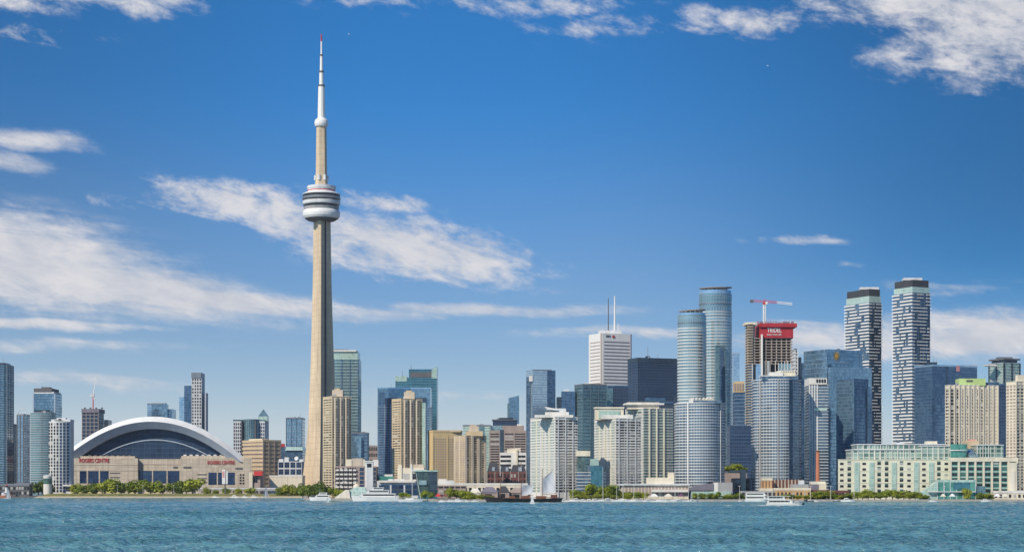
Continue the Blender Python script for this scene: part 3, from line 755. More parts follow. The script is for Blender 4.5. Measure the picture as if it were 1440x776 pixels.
    t.block('pillar', M['cream2'], 350, 355, 663.5, -2, 4, 690); t.block('canopy', M['red_paint'], 357, 369, 662, -4, 8, 668.3); t.block('window', M['dark_win'], 356.5, 362, 669.5, -.3, 2, 678)
    # grey infill behind
    t = Tower('low dark marina pavilions at the far left waterfront', 'building', rect(-20, 46, 1995, 14), 681.5, M['dark_grey'], 'marina_building', parapet=M['steel'])
    t.wins(0, t.even(16, .7), 2, M['dark_win'], 1, t.H - 1, .2, .8); t.done()
    t.block('roof_store', M['roof_slate'], 22, 44, 678.6, 3, 8)
    t = Tower('low white lakeside cafe with dark window band below white tower', 'building', rect(69, 106, 2048, 16), 683, M['cool_white'], 'cafe_building', z0=2.2)
    t.wins(0, [(.08, .4), (.45, .68), (.72, .95)], 1, M['dark_win'], .5, t.H, .40, .85); t.done(); t.block('roof_slab', M['white'], 66, 104, 681, -2, 16, 683.2)
left_side()

# ------------------------------------------------------------------ middle of the skyline
def tan_condo(label, x0, xc, x1, ytop, Y, px0, px1, ptop, strips, th=30, gx=None):
    t = Tower(label, 'condo', corner(x0, xc, x1, Y, th), ytop, M['tan'], 'condo_tower')
    n = 38
    t.wins(3, [(.10, .30), (.36, .62), (.70, .92)], n, M['blue_win'] if 0 else M['dark_win'], 3, t.H - 2, .38, .78)
    t.wins(0, strips, n, M['dark_win'], 3, t.H - 1.5, .28, .80, .1)
    t.bands(n, .32, .18, M['cream2'], 'floor_band')
    p0 = Vector(t.foot[0]); p1 = Vector(t.foot[1]); e = p1 - p0
    rz = math.atan2(e.y, e.x)
    for u_ in (.22, .50, .78):                                  # bay stacks standing out from the front
        pos = p0 + e*u_
        MB().prism([(-2.2, 0), (-1.5, -1.0), (1.5, -1.0), (2.2, 0)], 3, t.H - 1).build('bay_stack', M['tan_grey'], t.root, (pos.x, pos.y, 0)).rotation_euler = (0, 0, rz)
        for k in range(n):
            t.w.append((pos.x + math.sin(rz)*.95, pos.y - math.cos(rz)*.95, 3 + (t.H-4.5)/n*(k+.52), 1.5, .6, (t.H-4.5)/n*.46, rz, M['dark_win']))
    t.done()
    t.block('penthouse', M['tan_grey'], px0, px1, ptop, 6, 14)
    t.block('rooftop_unit', M['tan'], px0 + 3, px1 - 4, ptop - 2.2, 8, 8, ptop + .5)
    if gx: t.block('glass_strip', M['g_mint'], x1 - .2, gx, ytop + 6, 8, 14, 690)
    return t
def middle():
    tan_condo('tan condo tower overlapping the foot of the tall concrete tower', 454, 467, 494, 557, 1760, 467, 482, 548, [(.04, .09), (.34, .39), (.63, .67), (.91, .96)])
    tan_condo('tan condo tower before dark blue tower, narrow glass strip on its right', 551, 564, 594, 560, 1800, 568, 583, 551, [(.04, .09), (.34, .39), (.63, .67), (.91, .96)], gx=598)
    t = Tower('tall teal glass tower with white flat crown behind tan condo', 'tower', rect(458, 508, 2500, 45), 505, M['g_teal2'], 'office_tower')
    t.bands(44, .7, .15, M['g_mint']); t.poly('crown', M['g_mint'], rect(459, 506.5, 2501, 42), 494); t.poly('crown_roof', M['white'], rect(457, 505, 2499, 46), 492, 494.2)
    t.fins(0, 5, 1.4, .25, M['g_navy2']); t.block('rooftop_unit', M['steel'], 470, 490, 490.8, 14, 12, 492.2)
    t = Tower('shorter blue glass block stepping down right of teal white-crowned tower', 'building', rect(494, 519, 2440, 30), 609, M['g_navy2'], 'office_building', parapet=M['steel'])
    t.bands(18, .5, .15, M['g_sky']); t.block('front_wing', M['g_blue'], 494, 508, 614, -4, 8, 690)
    t = Tower('grey low block in gap between blue block and dark blue tower', 'building', rect(518, 533, 2700, 30), 627, M['grey_brown'], 'office_building', parapet=M['grey'])
    t.wins(0, t.even(5, .6), 8, M['dark_win']); t.done()
    t = Tower('dark blue tower framed in lighter blue glass behind tan condo', 'tower', rect(531, 607, 2400, 45), 546, M['g_blue'], 'office_tower', parapet=M['g_sky'])
    t.block('dark_panel', M['g_navy'], 541, 600, 559, -.8, 4, 690); t.block('dark_panel', M['g_navy2'], 532.5, 540.5, 551, -.5, 4, 690)
    n = 36; st = t.H / n
    t.bands(n, .35, 1.0, M['blue_grey'], 'floor_band', 0, t.H - 24)
    t.fins(0, 8, .5, 1.0, M['blue_grey'], 0, t.H - 20, 'pier', .14, .9)
    t = Tower('teal tower with upswept glass fin at its right corner', 'tower', rect(556, 616, 2900, 50), 531, M['g_teal'], 'office_tower')
    t.bands(40, .6, .15, M['g_teal2'])
    t.poly('upper_block', M['g_teal'], rect(575, 615, 2902, 40), 519); t.block('upper_band', M['dark_grey'], 577, 611, 523, 1, 6, 530)
    f = [(p[0] - t.c[0], p[1] - t.c[1]) for p in rect(607, 616, 2899, 46)]
    MB().prism(f, t.H - 1, [t.lz(519), t.lz(515), t.lz(515), t.lz(519)]).build('corner_fin', M['g_mint'], t.root)
    t.block('side_glass', M['g_mint'], 556, 572, 528.5, -.5, 20, 536); t.mast(578, 513, .5, None, 'antenna', 14, 520); t.mast(566, 521, .4, None, 'antenna', 10)
    # terrace housing by the quay
    t = Tower('stepped low-rise block with white balcony boxes and dark recesses', 'apartment block', rect(471, 532, 1640, 26), 655, M['grey_brown'], 'apartment_block')
    t.wins(0, t.even(9, .7, 0, .52), 7, M['dark_win'], 1, t.H - 1, .12, .9, .1)
    t.wins(0, [(.60, .70), (.85, .92), (.93, .99)], 7, M['blue_win'], 1, t.H - 1, .1, .9, .1); t.done()
    nb = MB().box(-1.4, 1.4, -1.6, .2, 0, 1.3).build('balcony', M['white'], t.root)
    L0 = t.foot[0]; wd = t.foot[1][0] - t.foot[0][0]; first = True
    for k in range(7):
        for i in range(5):
            loc = (L0[0] + wd*(.06 + i*.105), L0[1], 1.5 + (t.H-2)/7*k)
            if first: nb.location = loc; first = False
            else: inst(nb, t.root, loc)
    t.block('upper_storey', M['cream2'], 487, 513, 645.5, 5, 16, 656); t.block('upper_storey', M['beige'], 495, 510, 644.3, 4.6, 16, 656); t.block('end_tower', M['cream2'], 486.5, 494.5, 646, 4, 10, 660)
    t.block('roof_cabin', M['white'], 524, 532, 646, 3, 10, 656); t.block('roof_railing', M['steel'], 496, 511, 643.6, 5, .3, 644.4)
    r = thing('silo_tower', 'plain white square tower with dark opening near its top on the quay', 'tower', (X(518.7, 1600), 1602, LZ))
    h = Z(649, 1600) - LZ; hw = 5.6*1600/F
    MB().box(-hw, hw, 0, 6, 0, h).build('wall', M['cool_white'], r)
    MB().box(-hw + .3, -hw + 1.6, -.2, 1, 0, h - 2).build('corner_pier', M['white_paint'], r)
    MB().box(-2.1, 2.1, -.15, 1, h - 4.6, h - 1.4).build('opening', M['dark_win'], r)
    MB().box(-hw - .4, hw + .4, -.4, 6.4, h, h + .7).build('roof_slab', M['white_paint'], r)
    # pale green tent roofs
    r = thing('tent_pavilion', 'low pavilion under pale green sloping tent roof near white yacht', 'pavilion', (X(496, 1590), 1590, LZ))
    k = 1590/F
    MB().box(-20*k, 18*k, 0, 9, 0, 4.5*k).build('wall', M['cream2'], r)
    MB().loft([[(-22*k, -1, 3.5*k), (20*k, -1, 3.5*k), (20*k, 10, 3.5*k), (-22*k, 10, 3.5*k)], [(4*k, 3, 16*k), (18*k, 3, 16*k), (18*k, 6, 16*k), (4*k, 6, 16*k)]]).build('tent_roof', M['g_mint'], r)
    MB().loft([[(-26*k, -3, 0), (-3*k, -3, 0), (-3*k, 4, 0), (-26*k, 4, 0)], [(-10*k, -1.5, 12*k), (-5*k, -1.5, 12*k), (-5*k, 2, 12*k), (-10*k, 2, 12*k)]]).build('tent_roof', M['canvas'], r)
    r = thing('kiosk', 'small beige kiosk with rounded gable above the tent pavilion', 'kiosk', (X(501, 1612), 1612, LZ)); k = 1612/F
    MB().box(-5.5*k, 5.5*k, 0, 6, 0, 15*k).build('wall', M['beige'], r)
    MB().lathe([(5.6*k, 15*k), (4.6*k, 18*k), (2.2*k, 20*k), (.2, 20.5*k)], 16, (0, 3.4)).build('roof', M['cream2'], r)
    MB().box(-1.5, 1.5, -.2, 1, 8*k, 14*k).build('window', M['dark_win'], r)
    # low quay buildings right of it
    t = Tower('low green-roofed glass hall behind white yacht', 'building', rect(530, 592, 1640, 22), 675.5, M['cool_white'], 'terminal_building')
    t.block('green_roof', M['g_pav'], 533, 553, 669.5, 3, 12, 676); t.block('white_roof', M['white'], 531, 552, 666.5, 9, 10, 676)
    t.wins(0, [(.05, .30), (.34, .62), (.66, .97)], 1, M['blue_win'], 1, t.H - 1.2, .1, .8); t.done(); t.block('canopy', M['white'], 533, 584, 675, -2, 4, 678)
    for i in range(3): t.block('tent_peak', M['white_metal'], 546 + i*8, 553 + i*8, 673.4, 1, 5, 675.8)
    t = Tower('cream frame building with two tall pillars behind blue glass box', 'building', rect(559, 598, 1660, 24), 657.5, M['cream2'], 'office_building')
    t.wins(0, [(.22, .46), (.52, .72)], 3, M['dark_win'], 1, t.H - 4, .15, .85); t.done()
    t.block('pillar', M['cream2'], 560, 565, 653, -1, 4, 690); t.block('pillar', M['white'], 577, 579.5, 652, -1, 3, 690); t.block('lime_wall', M['beige'], 581, 596, 652.5, 6, 10, 658)
    t.block('roof_slab', M['cool_white'], 580, 600, 660, -2, 20, 662)
    # leaning blue glass box
    Yb = 1500
    f = rect(588, 616, Yb, 20); top = rect(584, 616.5, Yb - 2, 23)
    t = Tower('dark teal glass box wider at top than base on the quay', 'building', f, 661, M['g_teal'], 'glass_building', Yr=Yb, H=2)
    cc = t.c
    MB().prism([(p[0]-cc[0], p[1]-cc[1]) for p in f], 2, t.lz(662.5, Yb), 0, [(p[0]-cc[0], p[1]-cc[1]) for p in top]).build('glass_wall', M['g_condo2'], t.root)
    MB().prism([(p[0]-cc[0], p[1]-cc[1]) for p in grow(top, .5)], t.lz(662.5, Yb) - .1, t.lz(660.8, Yb)).build('roof_edge', M['g_mint'], t.root)
    t.block('window', M['g_ice'], 589, 600, 675, -1.9, 1.5, 681.5); t.block('side_panel', M['g_dark'], 603, 615, 664, -2.2, 1.4, 693)
    # ochre slab hotel
    t = Tower('broad ochre gridded hotel slab left of brown bayed condo', 'hotel', corner(602, 609, 650, 1800, 18), 606.5, M['ochre'], 'hotel_building', parapet=M['ochre'])
    n = 26
    t.wins(0, t.even(13, .60), 22, M['grey_brown'], 4, t.H - 6, .2, .78, .14); t.done()
    t.fins(0, 3, .9, .4, M['ochre'], 0, t.H - 4)
    t.block('plant_room', M['tan'], 612, 648, 604.5, 5, 14)
    t = Tower('brown condo with stacked bays and a raised roof block, on the quay', 'condo', corner(640, 655, 682, 1660, 28), 612, M['tan'], 'condo_tower')
    t.wins(3, t.even(3, .66), 26, M['grey_brown'], 3, t.H - 5, .3, .85); t.wins(0, t.even(5, .5), 26, M['dark_win'], 3, t.H - 2, .25, .85)
    t.fins(0, 4, 2.0, .8, M['tan_grey']); t.fins(3, 3, 1.0, .8, M['cream2']); t.bands(26, .4, .3, M['tan_grey']); t.done()
    t.block('penthouse', M['tan_grey'], 659, 673, 599, 5, 12); t.block('rooftop_unit', M['tan'], 661, 670, 597.3, 6, 8, 599.5); t.block('upper_storey', M['tan'], 655, 679, 606, 3, 12)
    t = Tower('pale mint glass slab behind brown bayed condo', 'building', rect(651, 690, 2350, 30), 598.5, M['g_mint'], 'office_tower', parapet=M['steel'])
    t.bands(26, .4, .15, M['g_teal2']); t.block('blue_panel', M['g_teal2'], 674, 681, 599.5, -.5, 4, 690)
    t.block('glass_wing', M['g_ice'], 688, 712, 598, 30, 20, 690)
    t = Tower('grey-brown office with horizontal window bands and stepped top', 'office building', rect(688, 740, 2300, 40), 605, M['grey_brown'], 'office_building')
    t.poly('upper_block', M['grey_brown'], rect(707, 737, 2303, 34), 598.2); t.block('dark_corner', M['g_dark'], 703, 708, 604, -.6, 4, 690); t.block('roof_tank', M['white'], 727, 733, 596, 8, 8, 598.6)
    t.wins(0, [(.03, .27)], 24, M['dark_win'], 2, t.H - 3, .35, .8); t.wins(0, [(.42, .66), (.69, .98)], 24, M['dark_win'], 2, t.H - 3, .35, .8); t.done()
    t = Tower('slim bright blue slant-topped tower far behind grey-brown office', 'tower', rect(715, 730, 3300, 30), 560, M['g_blue'], 'office_tower')
    f = [(p[0] - t.c[0], p[1] - t.c[1]) for p in rect(715, 730, 3300, 30)]
    MB().prism(f, t.H - .2, [t.H + .5, t.lz(555.5), t.lz(555.5), t.H + .5]).build('slant_top', M['g_blue'], t.root); t.bands(40, .5, .15, M['g_navy2']); t.block('side_wing', M['g_teal2'], 713.5, 717, 567, -.6, 20, 690)
    t = Tower('dark flat-topped glass block in front of slim blue tower', 'building', rect(693, 727, 2700, 30), 590, M['g_navy'], 'office_building')
    t.block('penthouse', M['g_dark'], 702, 722, 587, 6, 14); t.block('roof_slab', M['dark_grey'], 692, 728, 589.4, -1, 34, 591)
    t = Tower('white stepped office with pitched cap before grey-brown office', 'office building', rect(703, 740, 1980, 26), 636, M['white'], 'office_building')
    t.wins(0, [(.02, .42), (.62, .97)], 9, M['dark_win'], 2, t.H - 2, .3, .8); t.done()
    f = [(p[0] - t.c[0], p[1] - t.c[1]) for p in rect(713, 732, 1982, 16)]
    MB().prism(f, t.H - .1, [t.lz(631), t.lz(629), t.lz(629), t.lz(631)]).build('roof_cap', M['cream2'], t.root); t.block('pillar', M['cream2'], 725, 728, 632, -1, 4, 690)
    # brick warehouse with dark roof
    t = Tower('dark red brick warehouse with slate gables above the tall ship', 'warehouse', rect(685, 740, 1720, 26), 663, M['brick'], 'warehouse')
    t.wins(0, t.even(12, .6), 4, M['dark_win'], 1, t.H - 1, .25, .8); t.fins(0, 6, .8, .3, M['grey_brown'])
    t.done(); 
    for x0, x1, y in ((685, 702, 650), (702, 718, 655), (718, 740, 653)):
        Yq = 1722; a, b_ = X(x0, Yq) - t.c[0], X(x1, Yq) - t.c[0]; y0 = Yq - t.c[1]
        MB().loft([[(a, y0, t.H - .2), (b_, y0, t.H - .2), (b_, y0 + 22, t.H - .2), (a, y0 + 22, t.H - .2)], [(a + 2, y0 + 7, t.lz(y)), (b_ - 2, y0 + 7, t.lz(y)), (b_ - 2, y0 + 13, t.lz(y)), (a + 2, y0 + 13, t.lz(y))]]).build('roof', M['roof_dark'], t.root)
    for x in (692, 711, 729): t.block('dormer', M['blue_grey'], x, x + 4, 656.5, 3, 6, 662)
    t = Tower('low white strip building with flat roof along brick warehouse foot', 'building', rect(600, 742, 1640, 16), 681, M['cream2'], 'quay_building', parapet=M['white'])
    t.wins(0, t.even(22, .6), 1, M['dark_win'], 1, t.H, .2, .75); t.done()
    t.block('roof_cabin', M['white'], 616, 628, 673, 3, 9); t.block('roof_cabin', M['cool_white'], 628, 638, 675, 3, 9)
    t = Tower('brown parking block with dark slots behind red awnings', 'parking garage', rect(616, 656, 1600, 14), 682, M['grey_brown'], 'parking_garage')
    t.wins(0, t.even(5, .82), 3, M['dark_win'], .5, t.H, .3, .75); t.done()
    # pitched sheds by the tall ship
    for i, (x0, x1, y, mt, lb) in enumerate(((660, 676, 686, 'canvas', 'white peaked canvas shed west of the tall ship'), (676, 700, 684, 'roof_slate', 'low shed with slate roof behind ship bow'), (700, 716, 683, 'roof_dark', 'small dark-roofed shed behind the ship, under warehouse'), (716, 738, 685, 'grey_brown', 'brown-roofed shed behind the ship between its two masts'))):
        Yq = 1440 + i*6; k = Yq/F; s = thing('quay_shed', lb, 'shed', (X((x0+x1)/2, Yq), Yq, LZ), 0, 'sheds on the quay')
        hw = (x1-x0)/2*k; h = Z(y, Yq) - LZ
        MB().box(-hw, hw, 0, 8, 0, h*.55).build('wall', M['grey_brown'] if i else M['canvas'], s)
        MB().loft([[(-hw-.4, -.5, h*.55), (hw+.4, -.5, h*.55), (hw+.4, 8.5, h*.55), (-hw-.4, 8.5, h*.55)], [(-hw*.4, 3.5, h), (hw*.4, 3.5, h), (hw*.4, 4.5, h), (-hw*.4, 4.5, h)]]).build('roof', M[mt], s)
        MB().box(-hw*.5, hw*.3, -.1, 1, .3, h*.42).build('door', M['dark_win'], s)
middle()

def white_condo(label, x0, xc, x1, ytop, Y, n, lcols, fcols, green=False):
    t = Tower(label, 'condo', corner(x0, xc, x1, Y, 24), ytop, M['white'] if not green else M['g_green'], 'condo_tower')
    t.wins(3, lcols, n, M['g_green'] if not green else M['g_condo2'], 5, t.H - 2, .2, .86, .1); t.wins(0, fcols, n, M['dark_win'] if not green else M['g_teal2'], 5, t.H - 2, .22, .80, .1)
    t.bands(n, .62, .35, M['white'], 'balcony_band', 5, t.H)
    t.done(100)
    return t
def right_middle():
    t = Tower('glass tower with patterned left face and dark right third, square top', 'tower', corner(740, 749, 781, 2500, 22), 520.5, M['g_bright'], 'office_tower')
    t.bands(52, .4, .15, M['g_blue']); 
    e0 = Vector(t.foot[0]); e1 = Vector(t.foot[1]); ee = e1 - e0; rz = math.atan2(ee.y, ee.x); pos = e0 + ee*.64
    MB().box(0, ee.length*.36, -.4, 2, 0, t.H + .5).build('dark_panel', M['g_navy2'], t.root, (pos.x, pos.y, 0)).rotation_euler = (0, 0, rz)
    t.block('corner_notch', M['white'], 744, 749, 528, -1, 3, 536); t.block('side_wing', M['g_condo'], 740, 746, 530, 6, 20, 690); t.block('roof_slab', M['steel'], 749, 776, 519.4, 10, 18, 521)
    # dark glass complex
    t = Tower('large dark green-black glass office block with recessed left wing', 'office building', corner(808, 820, 853, 2250, 24), 541, M['g_teal2'], 'office_building', parapet=M['steel'])
    t.bands(32, .6, .15, M['g_dark']); t.fins(0, 4, .8, .4, M['g_teal2']); t.block('left_wing', M['g_navy2'], 790, 809, 550, 14, 26, 690); t.block('left_annex', M['g_dark'], 783, 797, 558, 24, 22, 690)
    t.block('rooftop_unit', M['dark_grey'], 818, 846, 539.4, 12, 12); t.block('plant_room', M['cool_white'], 793, 800, 547, 20, 8, 551)
    t = Tower('navy glass block between dark office block and white striped skyscraper base', 'office building', rect(852, 884, 2300, 40), 543, M['g_navy'], 'office_building', parapet=M['g_navy2'])
    t.block('light_panel', M['g_teal2'], 852.5, 862, 545, -.6, 4, 690); t.bands(30, .4, .12, M['g_dark'])
    # white striped skyscraper
    t = Tower('white skyscraper with thin horizontal window stripes and two roof antennas', 'skyscraper', corner(828, 847, 888, 3200, 27), 468, M['white_paint'], 'skyscraper')
    t.wins(0, [(.06, .94)], 44, M['roof_slate'], 4, t.H - 12, .30, .70, .1); t.wins(3, [(.10, .84)], 44, M['grey_brown'], 4, t.H - 12, .36, .66, .1); t.done(name='window_band')
    t.fins(3, 1, 4.6, .35, M['grey_brown'], u0=.93, u1=.93); t.fins(0, 1, 2.2, .35, M['roof_slate'], u0=.985, u1=.985)
    t.block('plant_room', M['cool_white'], 842, 874, 464.5, 18, 26)
    t.mast(855.5, 419, 1.0, M['dark_grey'], 'antenna', 26); m1 = t.mast(864.5, 440, 2.2, M['white_paint'], 'antenna', 26); t.mast(864.5, 416, 1.5, M['white_paint'], 'antenna', 26, 441)
    t.mast(869.5, 455, 1.0, M['white_paint'], 'antenna', 26); t.mast(851, 463, .7, None, 'antenna', 22)
    e0 = Vector(t.foot[0]); e1 = Vector(t.foot[1]); ee = e1 - e0; rz = math.atan2(ee.y, ee.x); nn = Vector((ee.y, -ee.x)).normalized()
    pos = e0 + ee*.20 + nn*.4; text('BMO', 'sign_lettering', M['blue_win'], t.root, (pos.x, pos.y, t.H - 5.2), 9, 3.4, rz)
    pos = e0 + ee*.38 + nn*.2; o = MB().lathe([(2.5, 0), (2.5, .5)], 20).build('sign_roundel', M['sign_red'], t.root, (pos.x, pos.y, t.H - 5.5)); o.rotation_euler = (R(90), 0, rz)
    # navy tower
    t = Tower('broad flat-topped navy tower with fine dark grid', 'skyscraper', corner(883, 897, 953, 3000, 22), 503, M['g_navy'], 'skyscraper')
    t.bands(48, .5, .12, M['g_navy2']); t.fins(0, 22, .6, .35, M['g_dark']); t.fins(3, 8, .6, .35, M['g_dark']); t.poly('crown_band', M['g_dark'], grow(t.foot_w, .5), 502.6, 509.5, t.Y)
    t.block('rooftop_unit', M['g_navy'], 908, 914, 500.5, 20, 14); t.mast(911, 487, .5, None, 'antenna', 26); t.mast(925, 498, .4, None, 'antenna', 30)
    t = Tower('dark blue sliver tower behind green-white condo, right of it', 'tower', rect(925, 957, 2100, 30), 566, M['g_navy'], 'office_tower', parapet=M['g_navy2'])
    t.bands(38, .4, .15, M['g_dark']); t.block('rooftop_frame', M['g_navy2'], 908, 936, 559, 4, 14, 690)
    # white condos on the water
    lc = [(.05, .22), (.28, .38), (.46, .56), (.64, .72), (.80, .95)]
    fc = [(.02, .11), (.15, .33), (.37, .44), (.48, .55), (.59, .77), (.81, .88), (.91, .99)]
    t = white_condo('white condo with upswept roof canopy right of the tall ship', 746, 781, 812, 586, 1500, 27, lc, fc)
    t.fins(0, 3, .8, .5, M['cool_white'], 0, None, 'pier', .13, .79); t.fins(3, 3, .8, .5, M['cream'], 0, None, 'pier', .25, .76)
    t.block('penthouse', M['white'], 767, 800, 579, 6, 16); t.block('penthouse', M['cool_white'], 772, 796, 574, 9, 11, 579.5); t.block('terrace_wall', M['white'], 752, 806, 583, 3, 18)
    Yq = t.Y + 6; k = [(X(a, Yq) - t.c[0], t.lz(b_, Yq)) for a, b_ in ((766, 571.5), (784, 575), (784, 577), (770, 575.4))]
    MB().loft([[(x_, yy - t.c[1] + Yq, z_) for x_, z_ in k] for yy in (-1, 14)]).build('roof_canopy', M['white_paint'], t.root)
    t = white_condo('white condo with cream roof block left of green-white condo', 836, 866, 901, 588, 1530, 27, lc, fc)
    t.fins(0, 3, .8, .5, M['cool_white'], 0, None, 'pier', .13, .79); t.fins(3, 3, .8, .5, M['cream'], 0, None, 'pier', .25, .76)
    t.block('penthouse', M['cream2'], 837, 877, 573.5, 14, 14, 590); t.block('terrace_wall', M['white'], 846, 890, 583, 5, 14); t.block('roof_slab', M['cream2'], 836, 878, 572, 13, 17, 574)
    t.block('penthouse', M['g_green'], 842, 872, 577, 13.4, 4, 588)
    t = white_condo('pale green glass condo with stacked white roof slabs', 880, 905, 946, 574, 1640, 30, [(.1, .3), (.4, .6), (.7, .9)], [(.04, .16), (.52, .62), (.70, .80), (.86, .97)], True)
    t.fins(0, 3, 1.0, 1.0, M['cream'], 0, None, 'pier', .2, .7); t.fins(3, 3, 1.0, .8, M['white'], 0, None, 'pier', .05, .95)
    t.block('penthouse', M['cream2'], 882, 927, 565.5, 8, 14); t.block('roof_slab', M['white'], 878, 934, 566.5, 6, 20, 569); t.block('rooftop_unit', M['g_dark'], 893, 921, 563.5, 12, 8, 566)
    # stepped glass terraces between the two white condos
    t = Tower('stepped dark glass terrace block between the two white condos', 'apartment block', rect(810, 851, 1475, 24), 664, M['g_condo'], 'apartment_block')
    t.bands(8, .5, .4, M['slab'], 'balcony_band'); t.poly('terrace_step', M['g_condo'], rect(826, 846, 1480, 18), 654); t.poly('terrace_step', M['g_green'], rect(829, 842, 1484, 14), 645)
    t.poly('left_tower', M['g_condo2'], rect(811, 823, 1486, 14), 640); t.poly('left_cap', M['cream2'], rect(809.5, 830, 1485, 16), 633.5, 641); t.block('stair_glass', M['g_teal'], 831, 848, 656, -2, 6, 690)
    # podium behind marina
    t = Tower('long pale podium with white colonnade above the marina', 'building', rect(872, 968, 1480, 18), 681, M['cream2'], 'podium_building')
    t.block('upper_storey', M['cream2'], 910, 948, 671, 5, 12); t.block('upper_cap', M['cream2'], 940, 948, 664, 8, 8, 672)
    t.wins(0, t.even(20, .75), 1, M['grey_brown'], .5, t.H, .2, .85); t.done(); t.block('roof_slab', M['cool_white'], 870, 970, 680, -1.5, 20, 682); t.block('canopy_band', M['white'], 916, 968, 688, -3, 5, 691.5)
    # slate-coloured curved hall
    t = Tower('low slate-roofed hall before foot of cylindrical condo', 'building', rect(970, 1031, 1470, 16), 689, M['roof_slate'], 'quay_hall')
    a, b_ = X(970, 1468) - t.c[0], X(1003, 1468) - t.c[0]
    MB().loft([[(a, y0, t.H - .1), (b_, y0, t.H - .1), (b_, y0, t.lz(679, 1468)), (a + (b_-a)*.4, y0, t.lz(681, 1468)), (a, y0, t.lz(686, 1468))] for y0 in (-10, 6)]).build('curved_roof', M['roof_slate'], t.root)
    t.block('white_box', M['white'], 1003, 1010, 678, -1.2, 10, 694); t.block('corrugated_box', M['grey'], 1010, 1030, 678, -1, 12, 694); t.block('dark_gap', M['dark_win'], 996, 1003, 677.5, 0, 8, 690)
    t.block('glass_front', M['g_mint'], 972, 1028, 690.5, -1.6, 2, 700)
right_middle()

